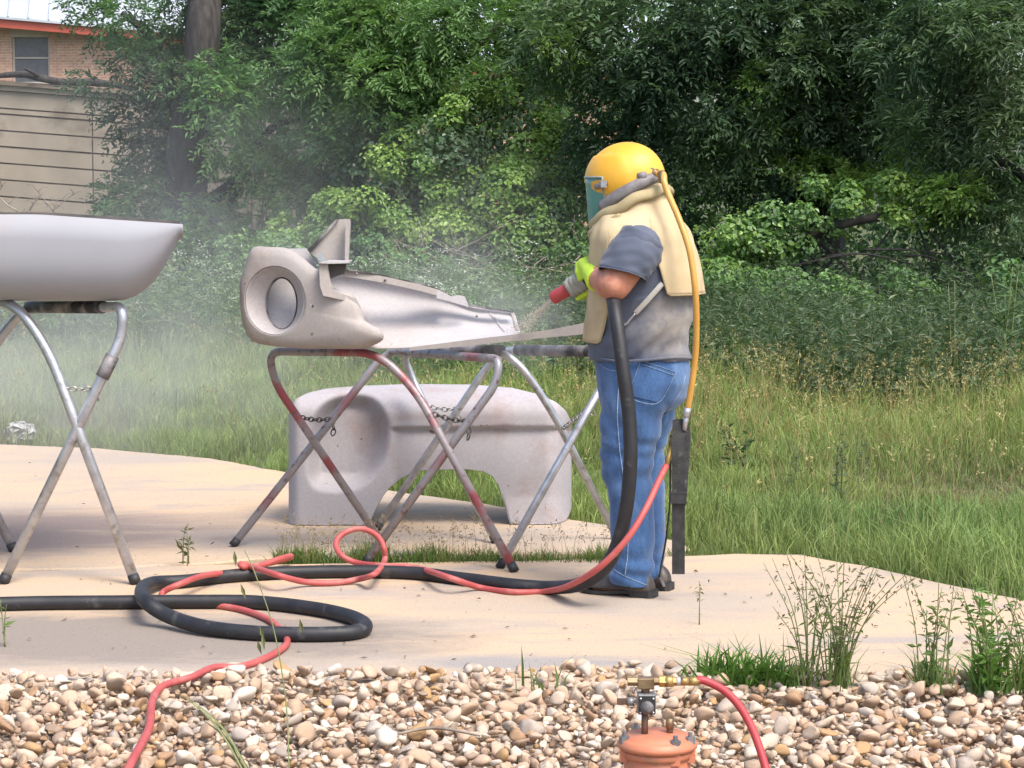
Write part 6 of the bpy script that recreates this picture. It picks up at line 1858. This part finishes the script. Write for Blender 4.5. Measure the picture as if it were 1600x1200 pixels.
pxr(985, 1003, .012, 'cap_nut', 'brass_old'); pxr(1027, 1038, .0115, 'union', 'brass_old'); pxr(1036, 1046, .0155, 'hex_nut', 'brass'); pxr(1045, 1058, .0145, 'swivel', 'brass', 14); pxr(1056, 1065, .012, 'hose_nut', 'brass'); pxr(1063, 1070, .0115, 'washer', 'metal', 14); pxr(1069, 1084, .0108, 'ferrule', 'brass', 14); pxr(1083, 1100, .0112, 'ferrule', 'brass', 14)
zz = zt2 + .004
hp = [Vector((at(1094, 0, PY).x, PY, zz)), Vector((at(1108, 0, PY).x, PY, zz + .002)), at(1130, 1078, PY), at(1155, 1103, PY - .01), at(1176, 1140, PY - .03), at(1192, 1185, PY - .06), at(1206, 1235, PY - .1), at(1226, 1280, PY - .16), gr(1270, 1330, .01)]
o = MB().tube(catmull(hp, 7), .0105, 14).build('supply_hose', M['red_hose_new'])
tag(o, 'short dark red hose arching from the brass fitting into the stones', 'hose')

# ================================================================== BLASTING DUST IN THE AIR
def dust(name, label, lo, hi, blobs, dens, ns=1.5, lo_n=.40, hi_n=.66):
    c = (Vector(lo) + Vector(hi)) / 2; s = Vector(hi) - Vector(lo)
    o = MB().box(c, s.x, s.y, s.z).build(name, None_mat := bpy.data.materials.new(name + ' air'), None, False)
    None_mat.use_nodes = True; nt = None_mat.node_tree; nt.nodes.clear()
    out = nt.nodes.new('ShaderNodeOutputMaterial'); pv = nt.nodes.new('ShaderNodeVolumePrincipled')
    pv.inputs['Color'].default_value = (.93, .92, .95, 1); pv.inputs['Anisotropy'].default_value = .2
    nt.links.new(pv.outputs[0], out.inputs['Volume'])
    tc = nt.nodes.new('ShaderNodeTexCoord'); tot = None
    for (p, sx, sy, sz, k) in blobs:
        mp = nt.nodes.new('ShaderNodeMapping'); mp.vector_type = 'TEXTURE'
        mp.inputs['Location'].default_value = p; mp.inputs['Scale'].default_value = (sx, sy, sz); nt.links.new(tc.outputs['Object'], mp.inputs[0])
        g_ = N(nt, 'ShaderNodeTexGradient', gradient_type='SPHERICAL'); nt.links.new(mp.outputs[0], g_.inputs[0])
        m_ = N(nt, 'ShaderNodeMath', operation='MULTIPLY'); nt.links.new(g_.outputs[1], m_.inputs[0]); m_.inputs[1].default_value = k
        if tot is None: tot = m_.outputs[0]
        else:
            a = N(nt, 'ShaderNodeMath', operation='ADD'); nt.links.new(tot, a.inputs[0]); nt.links.new(m_.outputs[0], a.inputs[1]); tot = a.outputs[0]
    r = ramp(nt, noise_fac(nt, ns, 3), [(lo_n, (.12, .12, .12)), (hi_n, (1, 1, 1))])
    a = N(nt, 'ShaderNodeMath', operation='MULTIPLY'); nt.links.new(tot, a.inputs[0]); nt.links.new(r.outputs[0], a.inputs[1])
    b = N(nt, 'ShaderNodeMath', operation='MULTIPLY'); nt.links.new(a.outputs[0], b.inputs[0]); b.inputs[1].default_value = dens
    nt.links.new(b.outputs[0], pv.inputs['Density'])
    tag(o, label, 'dust', kind='stuff'); return o
dust('dust_cloud', 'pale drifting cloud of blasting dust over the grass at left', (-6.8, 11.6, -.03), (1.0, 19.5, 4.2),
     [((-3.6, 14.6, .25), 3.4, 3.0, 1.05, 1.0), ((-1.2, 14.8, 1.2), 2.2, 2.8, 1.0, .20), ((-2.6, 15.5, 1.4), 2.2, 3.2, 1.7, .22)], .42)
dust('dust_puff', 'small pale puff of dust where the sand hits the fender', (-.62, 9.62, .72), (.42, 10.6, 1.72),
     [(tuple(at(812, 505, 9.95)), .32, .32, .26, 1.0), (tuple(at(700, 440, 10.1)), .42, .4, .34, .45)], 1.3, 5.0, .35, .65)
# jet of sand: a cloud of loose grains
ax = (at(806, 522, 9.85) - NZ_TIP); rs = np.random.default_rng(91); n = 2600
t = rs.uniform(.02, 1.0, n) ** .85
P = np.array(NZ_TIP[:]) + np.array(ax[:]) * t[:, None] + rs.normal(size=(n, 3)) * (.004 + .022 * t ** 1.2)[:, None]
L = .0035 * rs.uniform(.5, 1.4, n)
a = leaf_arrays(P, sphere_dirs(n, rs) * .5 + unit(np.array(ax[:]))[None], sphere_dirs(n, rs), L * 2, L, np.tile([.62, .58, .52], (n, 1)))
tag(mk_np('sand_spray', a[0], a[1], M['straw'], None, False, a[2]), 'thin jet of sand spraying from the nozzle to the fender', 'spray', kind='stuff')
